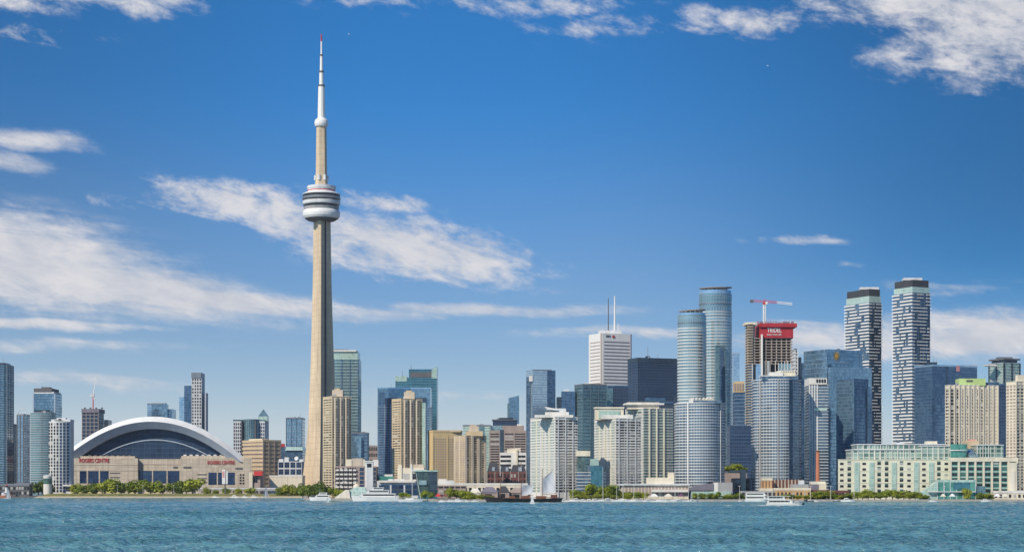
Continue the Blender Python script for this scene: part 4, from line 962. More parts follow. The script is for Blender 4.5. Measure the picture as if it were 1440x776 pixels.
# ------------------------------------------------------------------ right half of the skyline
def canopy_disc(t, px, py, rpx, tilt, Y):
    k = Y / F; r = rpx * k
    MB().lathe([(r*.9, -.5), (r, 0), (r, .7), (r*.6, 1.1)], 28).build('roof_canopy', M['grey_brown'], t.root, (X(px, Y) - t.c[0], t.foot[0][1] + r + 2, Z(py, Y) - t.z0)).rotation_euler = (R(3), R(-tilt), 0)
def round_towers():
    t = Tower('shorter cylindrical glass tower with disc roof, of the joined pair', 'skyscraper', drum(954.5, 995, 1950, .95, 36), 442, M['g_ice'], 'round_tower')
    t.bands(54, 1.05, .45, M['slab'], 'balcony_band', 0, t.H - 14)
    t.poly('crown_glass', M['g_sky'], drum(955.5, 994, 1951, .95, 36), 439, None, t.Y); t.poly('crown_ring', M['steel'], drum(954.2, 995.4, 1949.5, .95, 36), 452.5, 454, t.Y)
    for i in range(6):
        an = R(-150 + i*24); rr = 16*t.Y/F; cx_, cy_ = 0, 0
        MB().tube((rr*math.cos(an), rr*math.sin(an), t.H), (rr*math.cos(an), rr*math.sin(an), t.lz(434.5)), .5).build('canopy_post', M['steel'], t.root)
    t.block('plant_room', M['cream2'], 965, 988, 436.5, 8, 14); canopy_disc(t, 975.5, 435, 19, 3.5, t.Y)
    t = Tower('taller cylindrical glass tower with disc roof and dark bay low down', 'skyscraper', drum(985, 1031.5, 2040, .95, 36), 412, M['g_ice'], 'round_tower')
    t.bands(60, .85, .35, M['slab'], 'balcony_band', 0, t.H - 20)
    t.poly('crown_glass', M['g_sky'], drum(986, 1030.5, 2041, .95, 36), 407, None, t.Y); t.poly('crown_ring', M['steel'], drum(984.7, 1031.8, 2039.5, .95, 36), 425.5, 427, t.Y)
    for i in range(7):
        an = R(-150 + i*20); rr = 18*t.Y/F
        MB().tube((rr*math.cos(an), rr*math.sin(an), t.H), (rr*math.cos(an), rr*math.sin(an), t.lz(402.5)), .5).build('canopy_post', M['steel'], t.root)
    t.block('plant_room', M['cream2'], 996, 1022, 404.5, 10, 16); canopy_disc(t, 1009, 402.6, 23.5, 1.5, t.Y)
    t.poly('glass_bay', M['g_teal2'], rect(1003.5, 1020, 2028, 20), 485, 'base'); t.block('bay_panel', M['g_navy2'], 1012, 1018, 489, -12.4, 2, 690)
    # front cylinder condos
    t = Tower('squat cylindrical condo with white roof block on the quay', 'condo', bow(948.5, 1022, 1500, 16, 34, 18), 566, M['g_condo'], 'condo_tower')
    t.bands(33, .62, .45, M['slab'], 'balcony_band')
    for e_ in range(1, 18): t.fins(e_, 1, .35, .15, M['slab_grey'], 0, t.H, 'mullion', 0, 0)
    t.fins(16, 1, 1.1, .9, M['slab']); t.fins(4, 1, 1.2, .9, M['slab'])
    t.block('penthouse', M['white'], 971, 1003, 559.5, 6, 14); t.block('penthouse', M['cream2'], 985, 1004, 560.5, 5.4, 10, 567); t.block('upper_storey', M['g_condo'], 975, 1015, 562.5, 4, 16)
    for i in range(6): t.block('roof_frame', M['white'], 975 + i*5, 976 + i*5, 558.6, 5, 10, 560.2)
    t = Tower('tall rounded condo with white balcony lines before the unfinished tower', 'condo', bow(1057, 1131, 1530, 17, 34, 18), 533, M['g_condo'], 'condo_tower')
    t.bands(39, .60, .45, M['slab'], 'balcony_band')
    for e_ in range(1, 18): t.fins(e_, 1, .35, .15, M['slab_grey'], 0, t.H, 'mullion', 0, 0); t.fins(8, 1, 1.0, .9, M['slab']); t.fins(13, 1, 4, .8, M['g_navy2'], name='blue_strip'); t.fins(2, 1, 1.4, .9, M['slab'])
    t.block('penthouse', M['white'], 1083, 1101, 523, 5, 10); t.block('penthouse', M['cream2'], 1093, 1119, 521.5, 8, 12); t.block('upper_storey', M['g_condo'], 1072, 1123, 528.5, 4, 16); t.block('roof_slab', M['white'], 1070, 1118, 527.6, 3.5, 14, 528.8)
    for i in range(7): t.block('roof_frame', M['white'], 1098 + i*3.2, 1098.7 + i*3.2, 520.4, 7, 10, 522)
    t = Tower('narrow grey condo with white top beside brick chimney', 'condo', rect(1131.5, 1164, 1560, 26), 541, M['g_condo'], 'condo_tower')
    t.bands(38, .7, .5, M['slab_grey'], 'balcony_band'); t.fins(0, 4, 1.0, .7, M['slab'], u0=.0, u1=.42)
    t.poly('crown', M['white'], rect(1131.2, 1163, 1559.5, 24), 531.5, 541.5)
    for i in range(4): t.block('crown_opening', M['dark_win'], 1148 + i*3.6, 1150.4 + i*3.6, 533, -.9, 2, 537.5)
    t.block('green_band', M['g_mint'], 1145, 1163, 574, -1.0, 2, 577)
    # gap fillers behind
    t = Tower('pale blue slab far behind, between round towers and unfinished tower', 'tower', rect(1029, 1040, 2900, 30), 497, M['g_sky'], 'office_tower', parapet=M['blue_grey'])
    t.bands(44, .5, .15, M['blue_grey'])
    t = Tower('ochre-topped dark blue block in gap left of unfinished tower', 'building', rect(1030, 1048, 2500, 30), 551, M['g_navy2'], 'office_building')
    t.bands(28, .6, .15, M['g_sky']); t.poly('crown', M['ochre'], rect(1030.5, 1047, 2499, 26), 536)
    for i in range(4): t.block('crown_opening', M['grey_brown'], 1032 + i*3.8, 1034.4 + i*3.8, 539, -1.6, 2, 549)
    t = Tower('dark blue block low in gap left of tall rounded condo', 'building', rect(1022, 1058, 1850, 26), 598, M['g_navy'], 'office_building')
    t.bands(22, .5, .15, M['g_navy2'])
    t = Tower('low beige building with terrace left of tall rounded condo', 'building', rect(1028, 1056, 1560, 18), 672, M['grey_brown'], 'quay_building')
    t.block('tan_tower', M['cream2'], 1042, 1049, 660, -1, 8, 690); t.block('roof_slab', M['cream'], 1028, 1044, 661, 2, 12, 663.5); t.wins(0, [(.1, .5), (.6, .9)], 3, M['dark_win'], 1, t.H, .2, .8); t.done()
round_towers()

M['raw_concrete'] = solid('raw_reddish_concrete', (.42, .36, .32), .9)
def construction():
    Y = 1900
    t = Tower('concrete skyscraper under construction with red wrapped top storeys', 'skyscraper', rect(1057, 1117, Y, 34), 604, M['g_sky'], 'unfinished_tower')
    k = Y / F
    # glazed lower part with stepped top
    t.poly('glazed_storeys', M['g_sky'], rect(1057.5, 1070, Y - .4, 30), 512, None, Y); t.poly('glazed_storeys', M['g_ice'], rect(1073, 1082, Y - .4, 30), 508, None, Y)
    t.poly('glazed_storeys', M['g_ice'], rect(1089, 1113, Y - .4, 30), 511, None, Y)
    t.poly('core', M['dark_grey'], rect(1064, 1112, Y + 8, 20), 470, None, Y)
    for i in range(6): t.block('glass_fin', M['white'], 1073 + i*1.9, 1073.6 + i*1.9, 507 + (i % 2), -.9, 1, 540)
    for i in range(6): t.block('glass_fin', M['white'], 1090 + i*4.4, 1090.8 + i*4.4, 507 + (i*7 % 4), -.9, 1, 540)
    # open floors
    f = [(p[0] - t.c[0], p[1] - t.c[1]) for p in rect(1050, 1115, Y, 32)]
    src = MB().prism(f, 0, .6).build('floor_slab', M['raw_concrete'], t.root)
    z0, z1 = t.lz(512, Y), t.lz(476, Y); n = 9
    src.location = (0, 0, z0)
    for i in range(1, n + 1): inst(src, t.root, (0, 0, z0 + (z1 - z0)*i/n))
    c0 = MB().box(-.55, .55, 0, 1.2, z0, z1).build('column', M['raw_concrete'], t.root)
    xs = [1052, 1056, 1061, 1069, 1077, 1085, 1092, 1099, 1106, 1112]
    for i, x in enumerate(xs):
        loc = (X(x, Y + .6) - t.c[0], f[0][1] + .6, 0)
        if i == 0: c0.location = loc
        else: inst(c0, t.root, loc)
    for i, x in enumerate(xs): inst(c0, t.root, (X(x, Y) - t.c[0], f[0][1] + 14, 0))
    # left stair wing
    s2 = MB().prism([(p[0] - t.c[0], p[1] - t.c[1]) for p in rect(1047, 1059, Y - 2, 24)], 0, .7).build('balcony_slab', M['tan_grey'], t.root)
    z2, z3 = t.lz(665, Y), t.lz(456, Y); n = 56
    s2.location = (0, 0, z2)
    for i in range(1, n + 1): inst(s2, t.root, (0, 0, z2 + (z3 - z2)*i/n))
    t.poly('wing_wall', M['raw_concrete'], rect(1049, 1062, Y + 2, 20), 455, None, Y)
    t.poly('wing_base', M['g_condo'], rect(1048.5, 1060, Y - 1.2, 24), 512, 'base', Y)
    t.fins(0, 1, .5, 2.4, M['white'], t.H - 60, t.lz(512, Y), 'corner_post', -.10, -.10)
    # hoist mast in front
    t.block('hoist_mast', M['white_paint'], 1070.3, 1072.6, 470, -3.5, 2.4, 690)
    # red wrap
    w1 = [(p[0] - t.c[0], p[1] - t.c[1]) for p in rect(1062, 1115.5, Y - 1.5, 36)]
    w2 = [(p[0] - t.c[0], p[1] - t.c[1]) for p in rect(1061, 1121, Y - 3.5, 40)]
    MB().prism(w1, t.lz(475, Y), t.lz(459, Y)).build('red_wrap', M['red'], t.root)
    MB().prism(w2, t.lz(460, Y), t.lz(456.4, Y)).build('red_wrap_edge', M['red'], t.root); MB().ring(grow(w2, -.3), grow(w2, -1.0), t.lz(457, Y), t.lz(454.8, Y)).build('red_wrap_edge', M['red'], t.root)
    text('TRIDEL', 'sign_lettering', M['sign_white'], t.root, (X(1088.5, Y) - t.c[0], w1[0][1] - .3, t.lz(464.8, Y)), 20*k, 6.2*k)
    text('BUILT FOR LIFE', 'sign_lettering', M['sign_white'], t.root, (X(1088.5, Y) - t.c[0], w1[0][1] - .3, t.lz(470.8, Y)), 20*k, 1.9*k)
    rnd = random.Random(5)
    for i in range(14):
        x = 1065 + i*3.7
        t.block('formwork_panel', M['roof_slate'] if i % 3 else M['grey_brown'], x, x + 1.2 + rnd.random()*2.2, 453 - rnd.random()*1.6, 2 + rnd.random()*14, 3, 457)
    t.block('wing_formwork', M['cream2'], 1048, 1064, 453, -1, 20, 456.4)
    # stepped neighbour at its right
    t2 = Tower('stepped white and dark block rising behind right edge of unfinished tower', 'building', rect(1112, 1119, 1980, 26), 492, M['cool_white'], 'condo_tower')
    t2.block('step', M['cool_white'], 1118, 1122.5, 496, 1, 22, 690); t2.block('step', M['g_dark'], 1121, 1127, 502, 3, 22, 690); t2.block('step', M['g_condo'], 1126, 1131, 510, 4, 22, 690)
    t2.bands(40, .8, .5, M['slab']); t2.block('dark_top', M['g_dark'], 1117, 1120.5, 490, 3, 8, 497)
    # crane
    cr = thing('tower_crane', 'red and white hammerhead crane above the red wrapped skyscraper', 'crane', (X(1075, Y + 16), Y + 16, Z(470, Y + 16)))
    zq = lambda py: Z(py, Y + 16) - Z(470, Y + 16)
    xq = lambda px: (px - 1075) * (Y + 16) / F
    mst = MB()
    hw = 1.1
    for sx in (-1, 1):
        for sy in (-1, 1): mst.tube((sx*hw, sy*hw, 0), (sx*hw, sy*hw, zq(427)), .34, n=5)
    st = zq(427)/12
    for i in range(12):
        for sy in (-1, 1):
            mst.tube((-hw, sy*hw, st*i), (hw, sy*hw, st*(i+1)), .2, n=4); mst.tube((hw, sy*hw, st*i), (-hw, sy*hw, st*(i+1)), .2, n=4)
    mst.build('mast', M['white_paint'], cr)
    MB().box(-1.6, 1.6, -1.6, 1.6, zq(428), zq(425)).build('slewing_ring', M['red_paint'], cr)
    jb = MB()
    L = xq(1114)
    def truss(mb, xa, xb, z, h, nseg, sag=0):
        for i in range(nseg):
            a = xa + (xb-xa)*i/nseg; b_ = xa + (xb-xa)*(i+1)/nseg
            za, zb = z + sag*i/nseg, z + sag*(i+1)/nseg
            for sy in (-.7, .7): mb.tube((a, sy, za), (b_, sy, zb), .26, n=4)
            mb.tube((a, 0, za + h), (b_, 0, zb + h), .3, n=4); mb.tube((a, .7, za), ((a+b_)/2, 0, (za+zb)/2 + h), .18, n=4); mb.tube(((a+b_)/2, 0, (za+zb)/2 + h), (b_, -.7, zb), .18, n=4)
    truss(jb, 0, L*.45, zq(425), 1.9, 5, -1.0); jb.build('jib', M['red_paint'], cr)
    jb = MB(); truss(jb, L*.45, L, zq(425) - 1.0, 1.8, 7, -1.6); jb.build('jib_tip', M['white_paint'], cr)
    jb = MB(); truss(jb, xq(1056), 0, zq(424), 1.7, 5, -.7); jb.build('counter_jib', M['red_paint'], cr)
    MB().box(xq(1055), xq(1059), -1.4, 1.4, zq(425.5), zq(421.5)).build('counterweight', M['dark_grey'], cr)
    MB().tube((0, 0, zq(425)), (.6, 0, zq(420.5)), .5, .3, 5).build('apex', M['red_paint'], cr)
    MB().box(.8, 2.8, -2.6, -.8, zq(428), zq(424.6)).build('cab', M['white_paint'], cr)
    # loose hose booms at the top
    t.mast(1066, 450, .2, M['red_paint'], 'hoist_pole', 8, 456); t.mast(1083, 449, .25, M['red_paint'], 'hoist_pole', 10, 456)
construction()

def right_side():
    # blue reflective tower with sun emblem
    Y = 2060
    t = Tower('blue mirror-glass office tower with gold sun emblem at its top', 'skyscraper', corner(1130, 1163, 1213, Y, 30), 491, M['g_blue'], 'office_tower')
    t.bands(10, .3, .08, M['g_sky'], 'floor_band', t.H - 50, t.H); t.fins(0, 1, 4, .25, M['g_dark'], 0, t.H - 17, 'dark_strip', .07, .07)
    e0 = Vector(t.foot[0]); e1 = Vector(t.foot[1]); ee = e1 - e0; rz = math.atan2(ee.y, ee.x); nn = Vector((ee.y, -ee.x)).normalized()
    k = Y / F
    pos = e0 + ee*.26 + nn*.3
    sun = MB(); sun.lathe([(2.3, 0), (2.3, .5)], 20)
    for i in range(14):
        a = 2*math.pi*i/14
        sun.prism([(math.cos(a-.12)*2.5, math.sin(a-.12)*2.5), (math.cos(a)*5.2, math.sin(a)*5.2), (math.cos(a+.12)*2.5, math.sin(a+.12)*2.5)], 0, .4)
    o = sun.build('sun_emblem', M['gold'], t.root, (pos.x, pos.y, t.lz(500))); o.rotation_euler = (R(90), 0, rz)
    pos = e0 + ee*.40 + nn*.3; text('Sun Life Financial', 'sign_lettering', M['g_sky'], t.root, (pos.x, pos.y, t.lz(509.5)), 26*k, 2.6*k, rz)
    t.poly('front_block', M['g_blue'], corner(1164, 1168, 1226, Y - 14, 12), 516, 'base', Y - 14)
    t.poly('reflection_block', M['g_navy2'], corner(1166.5, 1201, 1221, Y - 30, 40), 532, 'base', Y - 30);  # solid block added to imitate a dark reflection in the tower's glass
    t.block('low_side_block', M['g_navy2'], 1220, 1226.5, 547, -18, 18, 690)
    t.poly('reflection_block_face', M['g_blue'], [(p[0] - .3, p[1] - .2) for p in corner(1167, 1201, 1201.6, Y - 31, 40)], 535, 'base', Y - 31)  # paler left side of the imitated reflection
    # chequered towers
    def chequer(label, x0, xc, x1, ytop, Yc, seed, crown):
        t = Tower(label, 'skyscraper', corner(x0, xc, x1, Yc, 28), ytop, M['g_condo'], 'chequered_tower')
        rnd = random.Random(seed); n = 60; fo = grow(t.foot, 1.3); fin = grow(t.foot, .1); st = t.H / n
        src = []
        for vsn in range(9):
            b_ = MB()
            for e in range(4):
                p, q_ = Vector(fo[e]), Vector(fo[(e+1) % 4]); pi, qi = Vector(fin[e]), Vector(fin[(e+1) % 4])
                cuts = sorted(rnd.uniform(.06, .90) for _ in range(2 if e in (0, 3) else 0))
                segs = []; a0 = 0.
                for g in cuts:
                    segs.append((a0, max(a0, g))); a0 = max(a0, g) + (.07 + .07*rnd.random() if e == 3 else .10 + .12*rnd.random())
                segs.append((a0, 1.0))
                for a, c_ in segs:
                    if c_ - a < .02: continue
                    pa, pb, ia, ib = p.lerp(q_, a), p.lerp(q_, c_), pi.lerp(qi, a), pi.lerp(qi, c_)
                    b_.prism([tuple(pa), tuple(pb), tuple(ib), tuple(ia)], 0, 1.75 if e == 3 else 1.0)
            src.append(b_.build('balcony_band', M['white_paint'], t.root))
        for i in range(n):
            sidx = (i // 2 + seed) % 9 if (i // 12) % 2 == 0 else (8 - (i // 2) + seed) % 9
            if i < 9: o = src[i]; o.location = (0, 0, st*i + st*.35)
            else: inst(src[sidx], t.root, (0, 0, st*i + st*.35))
        t.poly('upper_glass', M['g_mint'], grow(t.foot_w, -.6), crown + 10, None, Yc); t.poly('crown', M['roof_dark'], grow(t.foot_w, -1.4), crown, crown + 10.2, Yc)
        t.block('rooftop_unit', M['cool_white'], xc - 12, xc + 14, crown - 2.4, 16, 10, crown + 1)
        t.fins(0, 5, 1.0, .9, M['g_dark'], 0, t.H, 'dark_strip', .2, .9)
        return t
    chequer('white-banded tower with staggered dark gaps, left and lower of the pair', 1189, 1222, 1239.5, 425, 2500, 1, 406)
    chequer('white-banded tower with staggered dark gaps, taller, at right of pair', 1256, 1283, 1308, 411, 2450, 4, 393)
    t = Tower('wide dark blue mirror-glass block right of the taller banded tower', 'office building', corner(1286, 1311, 1374, 2050, 24), 514, M['g_navy2'], 'office_building', parapet=M['g_sky'])
    t.bands(40, .3, .1, M['g_blue']); 
    e0 = Vector(t.foot[0]); e1 = Vector(t.foot[1]); ee = e1 - e0; rz = math.atan2(ee.y, ee.x); nn = Vector((ee.y, -ee.x)).normalized(); pos = e0 + ee*.57 + nn*.2
    f = [(p[0] - t.c[0], p[1] - t.c[1]) for p in corner(1312, 1322, 1374, 2056, 24)]
    MB().prism(f, t.H - .2, [t.H + .6, t.lz(510.5), t.lz(510.5), t.H + .6]).build('slant_roof', M['cool_white'], t.root); t.fins(0, 1, .5, .3, M['g_dark'], u0=.32, u1=.32)
    MB().box(-2, 2, -.3, .3, -3, 3).build('emblem', M['pink'], t.root, (pos.x, pos.y, t.lz(517))).rotation_euler = (0, 0, rz)
    t.mast(1313, 500, .3, None, 'antenna', 20); t.mast(1317, 505, .3, None, 'antenna', 20); t.block('rooftop_unit', M['g_dark'], 1307, 1318, 509, 12, 10)
    # beige ribbed condo with lime top
    t = Tower('beige ribbed condo tower with lime green roof block', 'condo', corner(1329, 1335, 1403, 1820, 12), 541, M['cream2'], 'condo_tower')
    t.wins(0, [(.03, .09), (.15, .20), (.27, .32), (.37, .42), (.47, .52), (.57, .60), (.66, .71), (.77, .82), (.88, .93)], 32, M['dark_win'], 3, t.H - 4, .08, .88, .08)
    t.wins(3, [(.2, .5), (.6, .9)], 32, M['dark_win'], 3, t.H - 4, .3, .8); t.done()
    t.fins(0, 11, 1.3, .9, M['cream2']); t.bands(32, .4, .35, M['cool_white'])
    t.block('roof_block', M['lime'], 1349, 1386, 532, 6, 16); t.block('roof_wing', M['g_navy2'], 1375, 1405, 537.5, 12, 20, 690); t.block('roof_opening', M['dark_grey'], 1359, 1368, 534, 5.6, 2, 536.5)
    # green glass tower
    t = Tower('green glass tower with dark flat roof slab near right edge', 'tower', corner(1391, 1412, 1434, 2250, 26), 510, M['g_green'], 'condo_tower')
    t.bands(44, .7, .5, M['slab_grey'], 'balcony_band'); t.poly('crown', M['g_dark'], grow(t.foot_w, -2), 505.5, None, t.Y); t.poly('roof_slab', M['dark_grey'], grow(t.foot_w, .5), 503.6, 505.7, t.Y)
    t.block('roof_blade', M['white'], 1386, 1402, 512.5, -2, 14, 514); t.fins(0, 3, 2.2, .5, M['g_dark']); t.fins(3, 3, 2, .5, M['g_dark'])
    t.block('rooftop_unit', M['steel'], 1404, 1424, 501.8, 14, 12, 504)
    t = Tower('navy slab behind right end of lime-topped condo', 'building', rect(1396, 1418, 1990, 24), 541, M['g_navy'], 'office_building', parapet=M['g_navy2'])
    t.bands(34, .3, .12, M['g_navy2'])
    t = Tower('beige apartment tower cut off by the right edge of the view', 'apartment tower', corner(1415, 1429, 1462, 1760, 24), 536, M['cream2'], 'apartment_tower')
    t.wins(3, t.even(3, .6), 34, M['grey_brown'], 3, t.H - 3, .2, .8); t.wins(0, t.even(6, .5), 34, M['dark_win'], 3, t.H - 3, .25, .85); t.done(); t.bands(34, .4, .3, M['cream']); t.fins(0, 4, 1, .6, M['cream2'])
    t.poly('upper_step', M['cream2'], corner(1428, 1431, 1462, 1764, 12), 527)
    # brick chimney
    r = thing('brick_chimney', 'tall tapering orange brick chimney before the narrow grey condo', 'chimney', (X(1150.5, 1480), 1482, LZ)); h = Z(633, 1480) - LZ
    MB().lathe([(1.75, 0), (1.35, h)], 14).build('shaft', M['brick_orange'], r); MB().lathe([(1.5, h - 1.2), (1.75, h - .8), (1.75, h), (.9, h + .1)], 14).build('cap', M['brick'], r)
    # low buildings before the rounded condos
    t = Tower('orange stone quay hall with dark window slits', 'building', rect(1088, 1140, 1440, 14), 688, M['orange_stone'], 'quay_hall', parapet=M['cream2'])
    t.wins(0, t.even(9, .45), 1, M['dark_win'], .5, t.H, .25, .7); t.done(); t.block('roof_store', M['grey'], 1113, 1137, 680.5, 3, 9); t.block('roof_store', M['cool_white'], 1124, 1131, 675, 6, 6)
    t = Tower('brick red hall with ribbed front below the tall rounded condo', 'building', rect(1086, 1128, 1490, 14), 674, M['brick'], 'quay_hall')
    t.fins(0, 9, 1.0, .5, M['beige'], 0, t.H); t.done()
    t = Tower('pale orange box building with four window strips left of ribbed hall', 'building', rect(1070, 1086, 1480, 12), 674, M['orange_stone'], 'quay_building', parapet=M['cream2'])
    t.fins(0, 4, .5, .25, M['brick'], t.H*.3, t.H - 1); t.block('base', M['cream2'], 1069, 1087, 686, -1, 10, 694)
    t = Tower('slate coloured shed with cream gable at the chimney foot', 'shed', rect(1137, 1162, 1450, 12), 680.5, M['roof_slate'], 'quay_shed')
    t.block('gable', M['cream2'], 1152, 1162, 679, -1, 8, 690); t.block('roof', M['canvas'], 1141, 1161, 676.5, 2, 10, 681); t.block('brick_base', M['brick'], 1128, 1168, 688.5, -1.5, 4, 700)
    t = Tower('low brick strip building at left foot of the cream warehouse', 'building', rect(1170, 1194, 1432, 8), 689, M['brick'], 'quay_building'); t.wins(0, t.even(6, .5), 1, M['dark_win'], .5, t.H, .2, .7); t.done()
    t = Tower('grey seawall terrace building below the orange stone hall', 'building', rect(1040, 1092, 1445, 10), 690, M['grey'], 'quay_building'); t.wins(0, t.even(8, .6), 1, M['dark_win'], .5, t.H, .2, .8); t.done()
right_side()

def warehouse_terminal():
    Y = 1445
    t = Tower('long cream terminal warehouse with green glass upper storeys on the quay', 'warehouse', [(X(1178.5, Y), Y), (X(1336, Y), Y), (X(1336, Y + 60), Y + 60), (X(1178.8, Y + 60), Y + 60)], 646, M['cream'], 'terminal_warehouse')
    k = Y / F
    cols = []
    n = 15
    for i in range(n): cols.append(((i + .26)/n, (i + .74)/n))
    t.wins(0, [c_ for i, c_ in enumerate(cols) if i not in (2, 4, 7, 10, 12)], 6, M['dark_win'], 3.5, t.H - 1, .3, .72, .06)
    t.wins(0, [c_ for i, c_ in enumerate(cols) if i in (1, 5, 6, 8, 13)], 6, M['teal_win'], 3.5, t.H - 1, .74, .98, .05)
    for i in (2, 4, 7, 10, 12):                       # green glass stair bays
        a = t.foot[0][0] + (t.foot[1][0]-t.foot[0][0])*cols[i][0]; b_ = t.foot[0][0] + (t.foot[1][0]-t.foot[0][0])*cols[i][1]
        MB().box(a - .5, b_ + .5, t.foot[0][1] - .5, t.foot[0][1] + 1, 4, t.H - 2).build('stair_bay', M['g_mint'], t.root)
    t.bands(3, .5, .25, M['cream'], 'string_course', 3.5, t.H)
    # taller-bayed right half, standing forward
    f = [(X(1335, Y - 10), Y - 10), (X(1431, Y - 10), Y - 10), (X(1431, Y + 60), Y + 60), (X(1335.5, Y + 60), Y + 60)]
    rb = t.poly('right_wing', M['g_pav'], f, 644.5, 'base', Y - 10)
    fl = [(p[0] - t.c[0], p[1] - t.c[1]) for p in f]; H2 = Z(644.5, Y - 10) - LZ
    pr = MB().box(-.75, .75, -.9, .4, 0, H2).build('pier', M['cream2'], t.root)
    for i in range(9):
        x = fl[0][0] + .8 + (fl[1][0] - fl[0][0] - 1.6)*i/8
        if i == 0: pr.location = (x, fl[0][1], 0)
        else: inst(pr, t.root, (x, fl[0][1], 0))
    MB().box(fl[0][0] - .2, fl[1][0] + .2, fl[0][1] - 1.1, fl[0][1] + 1, H2 - 2.2, H2 + .8).build('cornice', M['cream2'], t.root)
    sp = MB().box(fl[0][0], fl[1][0], fl[0][1] - .35, fl[0][1] + .4, 0, .9).build('spandrel', M['g_mint'], t.root)
    for j in range(6):
        z = 4 + (H2 - 6)*j/6
        if j == 0: sp.location = (0, 0, z)
        else: inst(sp, t.root, (0, 0, z))
    w0 = len(t.w)
    for j in range(6):
        for i in range(8):
            x = fl[0][0] + .8 + (fl[1][0] - fl[0][0] - 1.6)*(i + .5)/8
            t.w.append((x, fl[0][1] - .02, 4 + (H2-6)*(j + .62)/6, 3.7, .6, (H2-6)/6*.42, 0, M['dark_win'] if (i*5 + j*3) % 7 else M['teal_win']))
    t.done()
    # upper glass storeys, set back
    for (x0, x1, y1, y0, dYq, mt) in ((1198, 1296, 632, 647, 8, 'g_terrace'), (1206, 1330, 624.5, 634, 14, 'g_terrace'), (1296, 1350, 627, 646, 4, 'g_terrace'), (1374, 1411, 625.5, 646, 2, 'g_terrace')):
        t.block('glass_storey', M[mt], x0, x1, y1, dYq, 26, y0)
        t.block('roof_slab', M['cool_white'], x0 - .8, x1 + .8, y1 - .7, dYq - .8, 28, y1 + .4)
        nfin = int((x1 - x0)/8)
        for i in range(nfin): t.block('glass_frame', M['white'], x0 + i*8, x0 + i*8 + .8, y1, dYq - .5, 1, y0)
    t.poly('round_glass_bay', M['g_pav'], drum(1338, 1362, Y - 4, .6, 20), 624, 646, Y - 4); t.poly('round_bay_ring', M['cool_white'], drum(1337, 1363, Y - 5, .6, 20), 632, 633.4, Y - 5)
    f = [(p[0] - t.c[0], p[1] - t.c[1]) for p in rect(1356, 1376, Y - 6, 16)]
    MB().prism(f, H2, [t.lz(640), t.lz(640), t.lz(630), t.lz(630)]).build('sloped_glazing', M['g_ice'], t.root)
    t.block('roof_store', M['cream2'], 1304, 1318, 620, 20, 10, 626); t.block('roof_store', M['tan'], 1357, 1377, 619.5, 20, 10, 640); t.block('roof_store', M['pink'], 1364, 1372, 617.5, 22, 8, 621); t.block('roof_store', M['cool_white'], 1262, 1272, 622, 20, 8, 626)
    # glass pavilion before it
    Yp = 1418
    t = Tower('teal glass pavilion with sloping end before the cream warehouse', 'pavilion', rect(1313, 1372, Yp, 13), 676.5, M['g_pav'], 'glass_pavilion', parapet=M['g_mint'])
    fx = t.foot[0][0]; x1 = X(1293, Yp) - t.c[0]; y0 = t.foot[0][1]
    MB().loft([[(fx + .1, yy, 0), (x1, yy, 0), (x1, yy, 3), (X(1308, Yp) - t.c[0], yy, t.H*.7), (fx + .1, yy, t.H*.98)] for yy in (y0 + .6, y0 + 12)]).build('sloping_glazing', M['g_mint'], t.root)
    t.block('dark_bay', M['g_teal'], 1341, 1364, 678, -.4, 2, 688); t.block('canopy', M['cool_white'], 1306, 1372, 690.4, -2.5, 4, 691.6); t.fins(0, 7, .4, .3, M['cool_white'])
    t.block('low_wing', M['g_teal2'], 1366, 1386, 683, 1, 10, 698)
    Yr_ = 1425
    t = Tower('low sandy quay building at right with white tents', 'building', rect(1394, 1450, Yr_, 7), 692, M['cream2'], 'quay_building', parapet=M['white'])
    t.wins(0, t.even(8, .5), 1, M['dark_win'], .4, t.H, .2, .7); t.done()
    t.block('cream_tower', M['cream2'], 1418, 1430, 650, 8, 6, 690); t.block('banner', M['canvas'], 1421, 1427, 662, 7.4, .5, 690)
warehouse_terminal()

# ------------------------------------------------------------------ raised road on the left
def raised_road():
    Y = 2090; xa, xb = X(268, Y), X(432, Y)
    r = thing('elevated_road', 'grey elevated expressway on piers running below the stadium', 'bridge', ((xa + xb)/2, Y, LZ))
    h = (xb - xa)/2
    MB().box(-h, h, 0, 10, 5.5, 7.6).build('deck', M['grey'], r)
    MB().box(-h, h, -.3, .1, 7.3, 8.9).build('barrier', M['cool_white'], r)
    p = MB().box(-.9, .9, 2, 4, 0, 5.6).build('pier', M['grey'], r)
    for i in range(15):
        x = -h + 4 + i*(2*h - 8)/14
        if i == 0: p.location = (x, 0, 0)
        else: inst(p, r, (x, 0, 0))
    # billboard
    b = thing('billboard', 'white and pink double sign on single tall post beside stadium', 'billboard', (X(316.5, 2050), 2050, LZ)); k = 2050/F
    MB().tube((0, 1, 0), (0, 1, 35*k), .7).build('post', M['steel'], b)
    MB().box(-4.2*k, .2*k, -.4, .5, 17*k, 37*k).build('sign_panel', M['sign_white'], b); MB().box(.6*k, 3.8*k, .2, 1, 17*k, 35*k).build('sign_panel', M['cool_white'], b); MB().box(-3.6*k, -.8*k, -.5, -.3, 26*k, 35*k).build('poster', M['pink'], b); MB().box(-4.5*k, 4.5*k, -1.2, 1.4, 15.6*k, 16.6*k).build('catwalk', M['dark_grey'], b)
raised_road()

